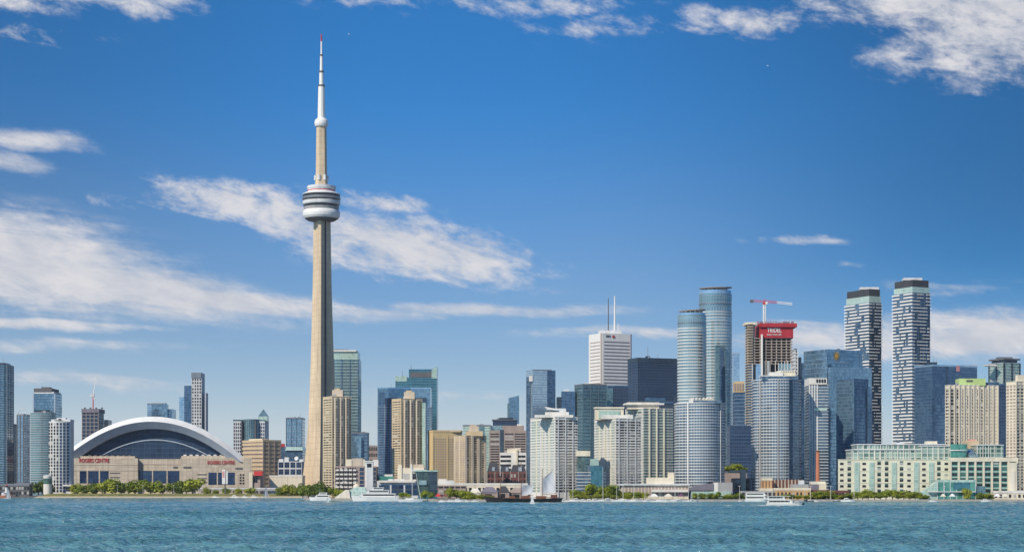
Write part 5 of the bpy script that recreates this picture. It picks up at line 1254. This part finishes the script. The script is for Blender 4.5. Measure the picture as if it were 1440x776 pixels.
# ------------------------------------------------------------------ trees
def crown_mesh(seed, mat, tall=1.0, n=900):
    """a crown of leaf sprays, radius about 1, from z 0 to 2*tall, in uneven lobes"""
    rnd = random.Random(seed); b = MB()
    lobes = [(rnd.uniform(-.5, .5), rnd.uniform(-.5, .5), rnd.uniform(.35, 1.45)*tall, rnd.uniform(.38, .62)) for _ in range(7)] + [(0, 0, .9*tall, .7)]
    for i in range(n):
        lx_, ly_, lz_, lr = rnd.choice(lobes)
        while True:
            q = Vector((rnd.uniform(-1, 1), rnd.uniform(-1, 1), rnd.uniform(-1, 1)))
            if .25 < q.length < 1: break
        q = q.normalized() * (q.length ** .5)
        c = Vector((lx_ + q.x*lr, ly_ + q.y*lr, lz_ + q.z*lr*tall*.95))
        if c.z < .08: continue
        s = rnd.uniform(.07, .14)
        nrm = (q + Vector((rnd.uniform(-.8, .8), rnd.uniform(-.8, .8), rnd.uniform(-.3, .9)))).normalized()
        a = nrm.orthogonal().normalized(); a.rotate(Matrix.Rotation(rnd.uniform(0, 6.28), 3, nrm)); e = nrm.cross(a)
        b.add([tuple(c + a*s), tuple(c + e*s*.8), tuple(c - a*s), tuple(c - e*s*.8)], [[0, 1, 2, 3]])
    return b.mesh('crown', mat)
def trunk_mesh(seed):
    rnd = random.Random(seed); b = MB()
    b.tube((0, 0, -.6), (0, 0, .5), .10, .07, 7)
    for i in range(5):
        a = rnd.uniform(0, 6.28); b.tube((0, 0, .1 + i*.07), (math.cos(a)*.55, math.sin(a)*.55, .7 + rnd.random()*.5), .05, .015, 5)
    b.tube((0, 0, .5), (.05, 0, 1.4), .07, .02, 6)
    return b.mesh('trunk', M['bark'])
CR = {}
for mt in ('leaf', 'leaf_dark', 'leaf_light'):
    CR[mt] = [crown_mesh(11*i + len(mt), M[mt]) for i in range(4)]
CRT = [crown_mesh(91 + i, M['leaf_dark'], 1.5) for i in range(2)]
TR = [trunk_mesh(i) for i in range(3)]
ORD = ['first', 'second', 'third', 'fourth', 'fifth', 'sixth', 'seventh', 'eighth', 'ninth', 'tenth', 'eleventh', 'twelfth', 'thirteenth', 'fourteenth', 'fifteenth', 'sixteenth', 'seventeenth', 'eighteenth', 'nineteenth', 'twentieth']
def tree(px, Y, ytop, wpx, label, group, kind='leaf', name='tree', base=LZ, tall=False, i=0):
    k = Y / F; h = (Z(ytop, Y) - base)*(.92 + .32*random.Random(px*3.1).random()); wr = wpx/2*k*1.55
    t = thing(name, label, 'tree' if name != 'shrub' else 'shrub', (X(px, Y), Y, base), random.Random(px*7).uniform(0, 6.28), group)
    me = (CRT if tall else CR[kind])[int(px*3 + i) % (2 if tall else 4)]
    clear = .08*h if name != 'shrub' else -.05*h
    ch = h - clear
    c = bpy.data.objects.new('crown', me); C.objects.link(c); c.parent = t; c.location = (0, 0, clear); c.scale = (wr*.98, wr*.98, ch/(2.9 if tall else 1.92))
    tr = bpy.data.objects.new('trunk', TR[int(px) % 3]); C.objects.link(tr); tr.parent = t
    tr.location = (0, 0, .28*h); tr.scale = (wr*.7, wr*.7, h*.48)
    return t
def row(items, Y, fmt, group, kind='leaf', name='tree', base=LZ, jitter=9):
    items = sorted(items); rnd = random.Random(len(items))
    for i, it in enumerate(items):
        px, yt, wd = it[:3]
        tree(px, Y + rnd.uniform(0, jitter), yt, wd, fmt % ORD[i], group, it[3] if len(it) > 3 else kind, name, base, False, i)
row([(54, 676, 15, 'leaf_dark'), (62, 673, 16, 'leaf_dark'), (70, 680, 12, 'leaf_dark'), (103, 678, 12, 'leaf_light'), (112, 680, 12, 'leaf_dark'), (122, 679, 16, 'leaf_dark'), (133, 681, 14, 'leaf_dark'), (147, 675, 20), (158, 674, 18), (170, 679, 14, 'leaf_dark'), (181, 677, 17), (190, 676, 15), (201, 675, 17), (212, 677, 18), (229, 677, 20), (243, 677, 18), (252, 679, 14, 'leaf_dark'), (262, 675, 18), (271, 671, 22)], 2022, '%s round tree from the left in the row before the stadium', 'trees in a row behind the beach', base=2.6)
row([(290, 686, 10, 'leaf_light'), (303, 688, 9), (318, 687, 10), (334, 687, 10, 'leaf_light'), (352, 686, 13)], 2075, '%s small tree under the elevated road, counted from the left', 'small trees under the raised road', base=LZ)
row([(394, 684, 13), (402, 682, 15), (411, 682, 15), (419, 683, 13)], 1985, '%s bright yellow-green willow from the left below the cream podium', 'bright willows below the podium', 'leaf_light', base=1.6)
row([(426, 677, 12), (434, 680, 15), (444, 679, 14), (452, 681, 13), (461, 680, 13), (470, 684, 13, 'leaf'), (476, 688, 10, 'leaf')], 1600, '%s dark tree from the left behind white boat by the tall tower', 'dark trees at the foot of the tall tower', 'leaf_dark')
row([(566, 692, 9), (574, 693, 8), (598, 691, 10), (606, 693, 9, 'leaf_dark')], 1480, '%s small tree from the left around the leaning glass box', 'small trees by the glass box', 'leaf')
row([(633, 686, 15), (642, 687, 16), (651, 692, 12, 'leaf_dark')], 1450, '%s olive tree from the left before the brown parking block', 'trees before the parking block', 'leaf_light')
row([(655, 688, 14, 'leaf'), (659, 693, 13), (667, 694, 13), (675, 695, 13), (682, 696, 12), (688, 697, 10)], 1412, '%s bright bush from the left beside bow of the tall ship', 'bright bushes by the ship bow', 'leaf_light', 'shrub')
row([(806, 690, 10), (813, 687, 13), (822, 689, 14, 'leaf_light'), (832, 681, 15), (841, 688, 13, 'leaf_light'), (852, 684, 16), (860, 683, 14), (868, 688, 13), (876, 691, 12, 'leaf_light'), (885, 691, 13), (896, 691, 13), (905, 693, 12)], 1440, '%s leafy tree from the left behind the marina boats', 'trees behind the marina')
row([(812, 695, 12), (826, 694, 13), (838, 696, 12), (850, 695, 12), (864, 695, 12), (883, 696, 10), (894, 697, 10)], 1425, '%s low yellow-green shrub from the left along the marina walk', 'shrubs along the marina walk', 'leaf_light', 'shrub')
row([(979, 692, 8), (986, 694, 8, 'leaf_dark'), (990.5, 692, 9), (997, 693, 9, 'leaf_dark'), (1003, 695, 7), (1010, 691, 9, 'leaf_dark'), (1018, 696, 8), (1023, 695, 9), (1030, 694, 9, 'leaf_dark'), (1036, 693, 10), (1043, 695, 8, 'leaf_dark'), (1049, 697, 7)], 1425, '%s small conical tree from the left before the slate-roofed hall', 'small trees before the slate hall')
row([(1104, 694, 12), (1113, 694, 12, 'leaf_dark'), (1121, 695, 11), (1134, 696, 12, 'leaf_light'), (1141, 694, 13, 'leaf_light'), (1149, 692, 14, 'leaf_light'), (1157, 690, 15), (1165, 690, 14, 'leaf_light'), (1172, 694, 12), (1180, 695, 13, 'leaf_light'), (1189, 694, 13), (1197, 695, 11)], 1424, '%s green tree from the left along quay around brick chimney', 'trees along the quay by the chimney')
row([(1206, 691, 12), (1213, 690, 13), (1221, 689, 14), (1230, 688, 14), (1238, 690, 13, 'leaf_dark'), (1246, 688, 15), (1255, 688, 14), (1263, 690, 13, 'leaf_dark'), (1271, 690, 13), (1279, 691, 13), (1287, 690, 13, 'leaf_dark'), (1294, 692, 12), (1302, 696, 10, 'leaf_dark'), (1377, 693, 8, 'leaf_dark'), (1385, 694, 9), (1394, 696, 8, 'leaf_dark')], 1412, '%s tree from the left in the line before the cream warehouse', 'trees in a line before the warehouse', jitter=5)
tree(1360.5, 1410, 685, 11, 'golden yellow conical tree before the teal glass pavilion', None, 'leaf_light')
row([(1025, 652, 14), (1035, 653, 13), (1043, 655, 12, 'leaf_dark')], 1720, '%s tree from the left in gap behind low beige building', 'trees in the gap between condos', base=24)
gp = thing('roof_garden', 'planted terrace deck carrying trees between the two cylindrical condos', 'terrace', (X(1035, 1715), 1715, LZ))
MB().box(-10, 10, 0, 16, 0, 22.4).build('wall', M['grey_brown'], gp); MB().box(-10.2, 10.2, -.2, 16.2, 22.4, 22.5).build('soil', M['grass'], gp)

# ------------------------------------------------------------------ plant, vents and aerials on the plain roofs
rr = random.Random(21)
for t in TOWERS:
    xs_ = [p[0] for p in t.foot]; ys_ = [p[1] for p in t.foot]
    if t.H < 70 or max(xs_) - min(xs_) < 16 or 'unfinished' in t.root.name: continue
    cx_, cy_ = sum(xs_)/len(xs_), sum(ys_)/len(ys_)
    for i in range(rr.randint(2, 4)):
        p = rr.choice(t.foot); f_ = rr.uniform(.1, .6)
        x_, y_ = cx_ + (p[0] - cx_)*f_, cy_ + (p[1] - cy_)*f_
        w_, d_, h_ = rr.uniform(1.5, 4), rr.uniform(1.5, 3.5), rr.uniform(1.4, 3.0)
        MB().box(x_ - w_/2, x_ + w_/2, y_ - d_/2, y_ + d_/2, t.H - .4, t.H + h_).build('rooftop_unit', M[rr.choice(('steel', 'cool_white', 'grey', 'dark_grey'))], t.root)
    if rr.random() < .45:
        p = rr.choice(t.foot); x_, y_ = cx_ + (p[0] - cx_)*.5, cy_ + (p[1] - cy_)*.5
        MB().tube((x_, y_, t.H - .4), (x_, y_, t.H + rr.uniform(5, 11)), .22, .12, 6).build('antenna', M['steel'], t.root)

# ------------------------------------------------------------------ boats
def hull_rings(L, B, D, n=9, bow=.35, sheer=.25, z=-.3):
    rs = []
    for i in range(n):
        s = i/(n-1); x = -L/2 + L*s
        wdt = B/2 * (1 if s < 1-bow else max(.04, (1 - ((s-(1-bow))/bow)**1.8))) * (.88 + .12*min(1, s*5))
        top = D*(1 + sheer*max(0, s-.4)**1.5*2)
        ov = x + L*.05*s if s > .8 else x
        rs.append([(x, -wdt*.86, z), (x, wdt*.86, z), (ov, wdt, top), (ov, -wdt, top)])
    return rs
def motorboat(label, px, Y, L, H=None, rz=0, group='motorboats moored along the quay', name='motorboat', big=1, hullmat='hull_white'):
    b = thing(name, label, 'boat', (X(px, Y), Y, 0), rz, group)
    B = L*.28; D = L*.13
    MB().loft(hull_rings(L, B, D)).build('hull', M[hullmat], b)
    MB().loft([[(-L*.30, -B*.36, D*.9), (L*.16, -B*.36, D*.9), (L*.16, B*.36, D*.9), (-L*.30, B*.36, D*.9)], [(-L*.26, -B*.30, D*2.0), (L*.04, -B*.30, D*2.0), (L*.04, B*.30, D*2.0), (-L*.26, B*.30, D*2.0)]]).build('cabin', M['white_paint'], b)
    MB().box(-L*.24, L*.07, -B*.37, B*.37, D*1.25, D*1.65).build('window_band', M['dark_win'], b)
    MB().box(-L*.27, L*.02, -B*.32, B*.32, D*2.05, D*2.2).build('cabin_roof', M['white_paint'], b)
    MB().tube((-L*.05, 0, D*2.1), (-L*.07, 0, D*3.2), L*.008).build('mast', M['steel'], b)
    return b
def cruiser(label, px, Y, L, decks, D, rz=0, name='tour_boat', tint='white_paint', bowdir=1, cat='boat'):
    b = thing(name, label, cat, (X(px, Y), Y, 0), rz + (0 if bowdir > 0 else math.pi))
    B = min(9, L*.22)
    MB().loft(hull_rings(L, B, D, 11, .3, .35)).build('hull', M['hull_white'], b)
    z = D
    for i, (a, c_, h) in enumerate(decks):
        MB().loft([[(L*a, -B*.42, z), (L*c_, -B*.42, z), (L*c_, B*.42, z), (L*a, B*.42, z)], [(L*a, -B*.42, z+h), (L*c_ - h*.8, -B*.42, z+h), (L*c_ - h*.8, B*.42, z+h), (L*a, B*.42, z+h)]]).build('deck_house', M['white_paint'], b)
        MB().box(L*a + .5, L*c_ - h*1.1, -B*.425 - .05, B*.425 + .05, z + h*.38, z + h*.74).build('window_band', M['dark_win'], b)
        MB().box(L*a - .6, L*c_ - h*.6, -B*.46, B*.46, z + h, z + h + .25).build('deck_roof', M[tint], b)
        z += h + .25
    MB().tube((L*.05, 0, z), (L*.03, 0, z + 3.5), .18, .08, 6).build('mast', M['steel'], b)
    rl = MB()
    for sy in (-1, 1):
        rl.tube((L*.2, sy*B*.40, D + 1.5), (L*.46, sy*B*.12, D + 2.4), .06, n=4)
        for q in range(5): rl.tube((L*(.2 + .06*q), sy*B*(.40 - .065*q), D), (L*(.2 + .06*q), sy*B*(.40 - .065*q), D + 1.6 + q*.2), .05, n=4)
    rl.build('bow_rail', M['steel'], b)
    return b
def sailboat(label, px, Y, L, H, rz=0, sails=(), group=None, name='sailboat', lean=0):
    b = thing(name, label, 'sailboat', (X(px, Y), Y, 0), rz, group)
    B = L*.27; D = L*.10
    MB().loft(hull_rings(L, B, D, 9, .5, .3)).build('hull', M['hull_white'], b)
    MB().box(-L*.2, L*.15, -B*.22, B*.22, D*.9, D*1.45).build('cabin', M['white_paint'], b)
    MB().tube((L*.08, 0, D), (L*.08 + lean, 0, H), max(.13, L*.012), max(.09, L*.008), 6).build('mast', M['white_paint'], b)
    MB().tube((L*.08, 0, D*2.0), (-L*.36, 0, D*2.0), .10, .09, 6).build('boom', M['canvas'], b)
    ms = MB()
    def sailmesh(p0, p1, p2, bulge):
        n = 8; rs = []
        for i in range(n + 1):
            s = i/n; a = Vector(p0).lerp(Vector(p1), s); c_ = Vector(p2).lerp(Vector(p1), s)
            rs.append([tuple(a.lerp(c_, j/6) + Vector((0, bulge*math.sin(math.pi*j/6)*(1-s), 0))) for j in range(7)])
        mb = MB(); mb.loft(rs, 0, False, False); return mb
    if 'main' in sails: sailmesh((L*.07, 0, D*2.1), (L*.08, 0, H*.97), (-L*.36, 0, D*2.1), L*.06).build('mainsail', M['sail'], b)
    if 'jib' in sails: sailmesh((L*.48, 0, D*1.6), (L*.10, 0, H*.88), (L*.06, 0, D*1.8), L*.05).build('jib_sail', M['sail'], b)
    return b
# the two larger white boats, tour boats
cruiser('large white motor yacht with rounded pale upper deck, moored under silo tower', 529, 1482, 36, [(-.42, .36, 2.6), (-.28, .22, 2.4), (-.16, .10, 1.8)], 3.2, 0, 'motor_yacht', 'white_metal', -1)
cruiser('white two-deck boat moored at foot of the tall tower', 451, 1535, 17, [(-.42, .30, 2.2), (-.30, .12, 1.6)], 2.2, 0, 'tour_boat', 'white_paint', -1)
cruiser('white ferry with two round-ended decks moored left of moving tour boat', 1063.5, 1372, 16, [(-.48, .48, 2.4), (-.46, .46, 2.2)], 1.9, 0, 'ferry', 'white_paint', 1)
wb = cruiser('white tour boat under way with canopy deck, wake behind it', 1102, 1075, 19.5, [(-.47, .28, 2.1), (-.47, .05, 1.7)], 1.35, 0, 'tour_boat')
for i in range(7): MB().tube((-8.5 + i*2.2, -2.0, 1.4), (-8.5 + i*2.2, -2.0, 5.3), .08, n=5).build('canopy_post', M['white_paint'], wb)
MB().box(-9.3, 3.6, -2.2, 2.2, 5.35, 5.6).build('canopy', M['canvas'], wb)
M['foam'] = solid('foam', (.80, .84, .85), .8, var=.1, scale=.8)
wk = MB(); rnd = random.Random(4)
for i in range(130):
    s = rnd.random(); x = -9 - s*30; sp = .5 + s*2.2
    y = rnd.choice((-1, 1))*sp*(.6 + rnd.random()*.5); r_ = rnd.uniform(.25, .7)*(1 - s*.6)
    wk.loft([[(x + r_*2.2*math.cos(a), y + r_*math.sin(a), -.1) for a in np.linspace(0, 5.6, 7)], [(x + r_*1.6*math.cos(a), y + r_*.7*math.sin(a), .12 + .14*(1-s)) for a in np.linspace(0, 5.6, 7)]])
for i in range(50):
    x = rnd.uniform(2, 10.6); y = rnd.choice((-1, 1))*(2.3 - max(0, x-4)*.28 + rnd.uniform(0, .8)); r_ = rnd.uniform(.2, .55)
    wk.loft([[(x + r_*1.5*math.cos(a), y + r_*math.sin(a), -.1) for a in np.linspace(0, 5.6, 7)], [(x + r_*math.cos(a), y + r_*.6*math.sin(a), .3) for a in np.linspace(0, 5.6, 7)]])
o = wk.build('wake_foam', M['foam']); o.location = (X(1102, 1075), 1075, 0); tag(o, kind='stuff')
motorboat('small dark-sterned motor launch just ahead of moving tour boat', 1122, 1130, 7.5, None, 0, None, 'motorboat', 1, 'hull_dark')
tg = thing('tugboat', 'red-hulled tug with white wheelhouse at the far left quay', 'boat', (X(4, 1945), 1945, 0))
MB().loft(hull_rings(17, 5.5, 2.6, 9, .4, .4)).build('hull', M['brick_orange'], tg)
MB().box(-1, 4.5, -1.8, 1.8, 2.6, 5.4).build('wheelhouse', M['cool_white'], tg); MB().box(1.5, 4.7, -1.9, 1.9, 3.9, 4.8).build('window_band', M['dark_win'], tg); MB().tube((0, 0, 5.4), (0, 0, 9), .5, .4).build('funnel', M['dark_grey'], tg)
lh = thing('harbour_light', 'small white lighthouse with dark lantern at the far left quay', 'lighthouse', (X(9.5, 1985), 1985, LZ))
MB().lathe([(2.3, 0), (1.5, 9.5)], 16).build('tower', M['cool_white'], lh); MB().lathe([(2.0, 9.5), (2.0, 9.9)], 16).build('gallery', M['grey'], lh); MB().lathe([(1.1, 9.9), (1.1, 11.4)], 12).build('lantern', M['dark_win'], lh); MB().lathe([(1.4, 11.4), (.1, 12.6)], 12).build('roof', M['red_paint'], lh)
# sailing boats on the water
sailboat('small white sailboat under sail at the far left, near the tug', 11, 1780, 6, 9.5, R(20), ('main', 'jib'))
sailboat('narrow white sailboat under the elevated road beside the willows', 373.5, 1955, 8, 13.5, R(35), ('main', 'jib'))
sailboat('tiny white dinghy sailing before the two-deck boat', 461.5, 1330, 3.6, 5.4, R(10), ('main',))
sailboat('tiny white dinghy sailing in front of the tall ship', 748, 1130, 3.6, 6.6, R(-20), ('main', 'jib'))
sailboat('large white sailing yacht with bare tall mast right of motor yacht', 577, 1400, 17.5, 27, 0, (), None, 'sailing_yacht')
sp = thing('leaning_pole', 'thin white slanting mast leaning beside the blue glass box', 'pole', (X(592, 1420), 1420, 0)); MB().tube((0, 0, .2), (-3.6, 0, 21), .22, .12, 6).build('spar', M['white_paint'], sp); MB().lathe([(.6, -.4), (.6, .5)], 10).build('float', M['dark_grey'], sp)
# masts of the marina
mar = [(804, 1400, 19), (846, 1395, 25), (866, 1400, 14), (874, 1398, 28), (889.5, 1388, 20), (906, 1396, 13), (926.5, 1386, 20), (947.5, 1384, 24), (967, 1394, 12)]
for i, (px, Yq, h) in enumerate(mar):
    Yq -= 26
    sailboat('%s bare-masted white sailboat from the left in the marina row' % ORD[i], px, Yq, h*.42 + 2, h, R((i*37 % 20) - 10), (), 'sailboats in the marina')
k_ = 0
mb_items = [(786, 11), (794, 9), (812, 12), (821, 9), (830, 10), (838, 11), (856, 12), (862, 9), (881, 9), (897, 11), (913, 10), (935, 11), (955, 10), (975, 9)]
for i, (px, L) in enumerate(mb_items):
    motorboat('%s small white motorboat from the left along the marina quay' % ORD[i], px, 1380 - (i*5 % 9), L*.8, None, R((i*53 % 30) - 15))
for i, (px, L) in enumerate([(622, 8), (634, 9), (645, 12), (656, 8), (668, 8)]):
    motorboat('%s small white boat from the left along quay before the brown condo' % ORD[i], px, 1380, L*.7, None, R((i*41 % 20) - 10), 'boats before the brown condo')
for i, (px, L) in enumerate([(303, 8), (331, 10), (345, 8), (358, 9)]):
    motorboat('%s small boat from the left moored below the raised road' % ORD[i], px, 1955, L, None, R((i*41 % 20) - 10), 'boats below the raised road')
for i, (px, L) in enumerate([(1042, 6), (1049, 6), (1139, 8), (1147, 7), (1176, 7), (1192, 14), (1312, 9), (1387, 11)]):
    motorboat('%s small boat from the left along the quay on the right side' % ORD[i], px, 1385, L*.7, None, R((i*41 % 20) - 10), 'boats along the right quay', 'motorboat', 1, 'hull_dark' if i in (2, 4) else 'hull_white')

# the tall ship
def tall_ship():
    Y = 1335; k = Y/F
    s = thing('tall_ship', 'long dark wooden schooner with grey sails part set, red deckhouse at stern', 'sailing ship', (X(737, Y), Y, 0), math.pi)
    L = 104*k; B = 8.5
    rs = []
    for i in range(15):
        q = i/14; x = -L/2 + L*q
        wdt = B/2*(max(.05, math.sin(math.pi*min(1, .14 + q*.86))**.55) if q < .98 else .04)
        top = 2.6 + 2.1*max(0, q-.55)**2*4 + 1.2*max(0, .25-q)*2
        ov = x + (2.4*(q-.8)*5 if q > .8 else 0) - (1.2 if q < .08 else 0)
        rs.append([(x, -wdt*.5, -.4), (x, wdt*.5, -.4), (ov, wdt, top), (ov, -wdt, top)])
    hu = MB().loft(rs).build('hull', M['hull_dark'], s)
    st = MB(); 
    for sy in (-1, 1):
        st.tube((-L*.47, sy*B*.36, 3.5), (L*.30, sy*B*.5, 3.1), .22, n=5)
    st.build('rail', M['wood'], s)
    MB().loft([[(p[3][0]*.97, p[3][1]*.93, p[3][2]+.02) for p in rs[1:-1]], [(p[2][0]*.97, p[2][1]*.93, p[2][2]+.02) for p in rs[1:-1]]], 0, False, False).build('deck', M['wood'], s)
    MB().box(-L*.45, -L*.36, -2.2, 2.2, 3.0, 5.4).build('deck_house', M['brick'], s)
    for i, (a, c_) in enumerate(((-.30, -.16), (-.08, .04), (.12, .2))): MB().box(L*a, L*c_, -1.7, 1.7, 2.7, 4.5).build('deck_house', M['wood'], s)
    MB().tube((L*.47, 0, 4.4), (L*.64, 0, 7.2), .28, .12, 6).build('bowsprit', M['wood'], s)
    ms = [((737-703.5)*k, 27), ((737-733)*k, 30), ((737-762.5)*k, 24)]
    for x, h in ms:
        MB().tube((x, 0, 2), (x, 0, h), .28, .16, 7).build('mast', M['wood'], s)
    MB().tube((ms[0][0], 0, 19), (ms[0][0], 0, 29), .24, .14, 6).build('topmast', M['white_paint'], s); MB().tube((ms[1][0], 0, 22), (ms[1][0], 0, 32), .22, .12, 6).build('topmast', M['white_paint'], s)
    def quad(name, pts_, bulge=1.2):
        a, b_, c_, d_ = map(Vector, pts_); n = 8; rr = []
        for i in range(n+1):
            p = a.lerp(d_, i/n); q_ = b_.lerp(c_, i/n)
            rr.append([tuple(p.lerp(q_, j/n) + Vector((0, -bulge*math.sin(math.pi*j/n)*math.sin(math.pi*(.15+.8*i/n)), 0))) for j in range(n+1)])
        MB().loft(rr, 0, False, False).build(name, M['sail'], s)
    xx = lambda px: (737 - px)*k
    zz = lambda py: Z(py, Y)
    quad('foresail', ((xx(733), .1, zz(697)), (xx(748), .1, zz(694)), (xx(750), .1, zz(681)), (xx(733), .1, zz(682))))
    quad('mainsail', ((xx(763), .1, zz(694.5)), (xx(782), .1, zz(691)), (xx(777.5), .1, zz(661.5)), (xx(763), .1, zz(674))))
    MB().tube((xx(762.5), 0, zz(695)), (xx(784), 0, zz(693)), .18, .14, 6).build('boom', M['wood'], s); MB().tube((xx(762.5), 0, zz(674)), (xx(778), 0, zz(661)), .14, .1, 6).build('gaff', M['wood'], s)
    MB().tube((xx(733), 0, zz(697.5)), (xx(750), 0, zz(695.5)), .18, .14, 6).build('boom', M['wood'], s)
    rg = MB()
    for x, h in ms:
        for sy in (-1, 1):
            for dx_ in (-3.5, -1.5): rg.tube((x + dx_, sy*B*.45, 3), (x, 0, h*.8), .05, n=4)
    rg.tube((L*.62, 0, 7), (ms[0][0], 0, 26), .05, n=4); rg.tube((L*.5, 0, 4.6), (ms[0][0], 0, 20), .05, n=4); rg.tube((ms[0][0], 0, 26), (ms[1][0], 0, 29), .05, n=4); rg.tube((ms[2][0], 0, 23), (-L*.49, 0, 4), .05, n=4)
    rg.build('rigging', M['dark_grey'], s)
tall_ship()

# ------------------------------------------------------------------ beach umbrellas, awnings, lamp posts, gulls
us = thing('beach_umbrella', 'first pale beach umbrella from the left on the sand', 'umbrella', (X(86, 1984), 1984, 2.2), 0, 'umbrellas on the beach')
MB().tube((0, 0, 0), (0, 0, 3.4), .07, n=6).build('pole', M['steel'], us); MB().lathe([(2.7, 2.7), (1.6, 3.2), (.1, 3.6)], 10).build('canopy', M['yellow'], us)
for i, px in enumerate((101, 113, 126, 140, 153, 166, 186, 207, 222)):
    c = copy_tree(us); c.location = (X(px, 1984), 1984, 2.2); c['label'] = '%s pale beach umbrella from the left on the sand' % ORD[i+1]
lp = thing('lamp_post', 'first white lamp post from the left behind the beach', 'lamp post', (X(165, 2000), 2000, 3), 0, 'lamp posts on the shore')
MB().tube((0, 0, 0), (0, 0, 10), .16, .1, 6).build('post', M['white_paint'], lp); MB().box(-.9, .9, -.2, .2, 10, 10.25).build('lamp_head', M['white_paint'], lp)
for i, (px, Yq, z) in enumerate(((201, 2000, 3), (244, 2000, 3), (285, 2000, 3), (1040, 1408, LZ), (1140, 1411, LZ), (1168, 1411, LZ), (1201, 1408, LZ), (1328, 1407, LZ))):
    c = copy_tree(lp); c.location = (X(px, Yq), Yq, z); c['label'] = '%s white lamp post from the left along the shore' % ORD[i+1]
for i, (px, w_, m_, lb) in enumerate(((616, 9, 'red_paint', 'red awning on the quay below brown parking block'), (626, 10, 'brick', 'brick red awning right of the red one on the quay'), (958, 8, 'purple', 'plum coloured quay tent left of the slate hall'), (940, 12, 'canvas', 'wide cream quay tent behind the marina masts'), (920, 12, 'white_metal', 'white quay tent left of the wide cream one'), (1327, 7, 'canvas', 'small cream tent before the glass pavilion'), (1340, 8, 'white_metal', 'small white tent before middle of glass pavilion'), (1403, 9, 'white_metal', 'white peaked tent on the quay at far right'), (1414, 8, 'canvas', 'cream peaked tent at far right, nearest frame edge'))):
    Yq = 1404; k = Yq/F; t = thing('quay_tent' if 'tent' in lb else 'awning', lb, 'tent' if 'tent' in lb else 'awning', (X(px, Yq), Yq, LZ), 0, 'tents and awnings on the quay'); hw = w_/2*k
    MB().loft([[(-hw, 0, 2.4), (hw, 0, 2.4), (hw, 4, 2.4), (-hw, 4, 2.4)], [(-hw*.25, 1.8, 4.4), (hw*.25, 1.8, 4.4), (hw*.25, 2.2, 4.4), (-hw*.25, 2.2, 4.4)]]).build('canopy', M[m_], t)
    for sx in (-.95, .95):
        for yy in (.1, 3.9): MB().tube((sx*hw, yy, 0), (sx*hw, yy, 2.5), .06, n=5).build('pole', M['steel'], t)
def gull(label, px, py, Y, rz, bank):
    g = thing('gull', label, 'bird', (X(px, Y), Y, Z(py, Y)), rz)
    g.rotation_euler = (R(bank), 0, rz)
    b = MB(); b.loft([[(x, r*math.cos(a)*.8, r*math.sin(a)) for a in np.linspace(0, 5.5, 8)] for x, r in ((-.26, .02), (-.16, .06), (0, .085), (.13, .075), (.20, .055), (.25, .05), (.29, .02), (.34, .008))])
    b.loft([[(-.24, -.02, .01), (-.24, .02, .01), (-.24, .02, .0), (-.24, -.02, .0)], [(-.40, -.08, .02), (-.40, .08, .02), (-.40, .08, .01), (-.40, -.08, .01)]])
    for sy in (-1, 1):
        b.loft([[(.12, sy*.05, .05), (-.08, sy*.05, .05), (-.08, sy*.05, .03), (.12, sy*.05, .03)], [(.14, sy*.35, .18), (-.06, sy*.35, .17), (-.06, sy*.35, .16), (.14, sy*.35, .16)], [(.0, sy*.70, .14), (-.10, sy*.70, .13), (-.10, sy*.70, .125), (.0, sy*.70, .13)]])
    b.build('body', M['white_paint'], g)
gull('white gull gliding high right of the tower antenna tip', 490.5, 48.5, 620, R(30), 25)
gull('white gull gliding in the blue above the round glass towers', 1079.5, 93, 560, R(200), -20)

# ------------------------------------------------------------------ the air over the lake
def haze():
    m = bpy.data.materials.new('haze'); m.use_nodes = True
    t = NT(m.node_tree)
    v_ = t.n('ShaderNodeVolumePrincipled'); o_ = t.n('ShaderNodeOutputMaterial')
    v_.inputs['Color'].default_value = (.80, .88, 1.0, 1); v_.inputs['Density'].default_value = 2.4e-5; v_.inputs['Anisotropy'].default_value = .2
    t.t.links.new(v_.outputs[0], o_.inputs['Volume'])
    o = MB().box(-4200, 4200, -600, 4200, -4, 640).build('haze', m); tag(o, kind='stuff')
haze()
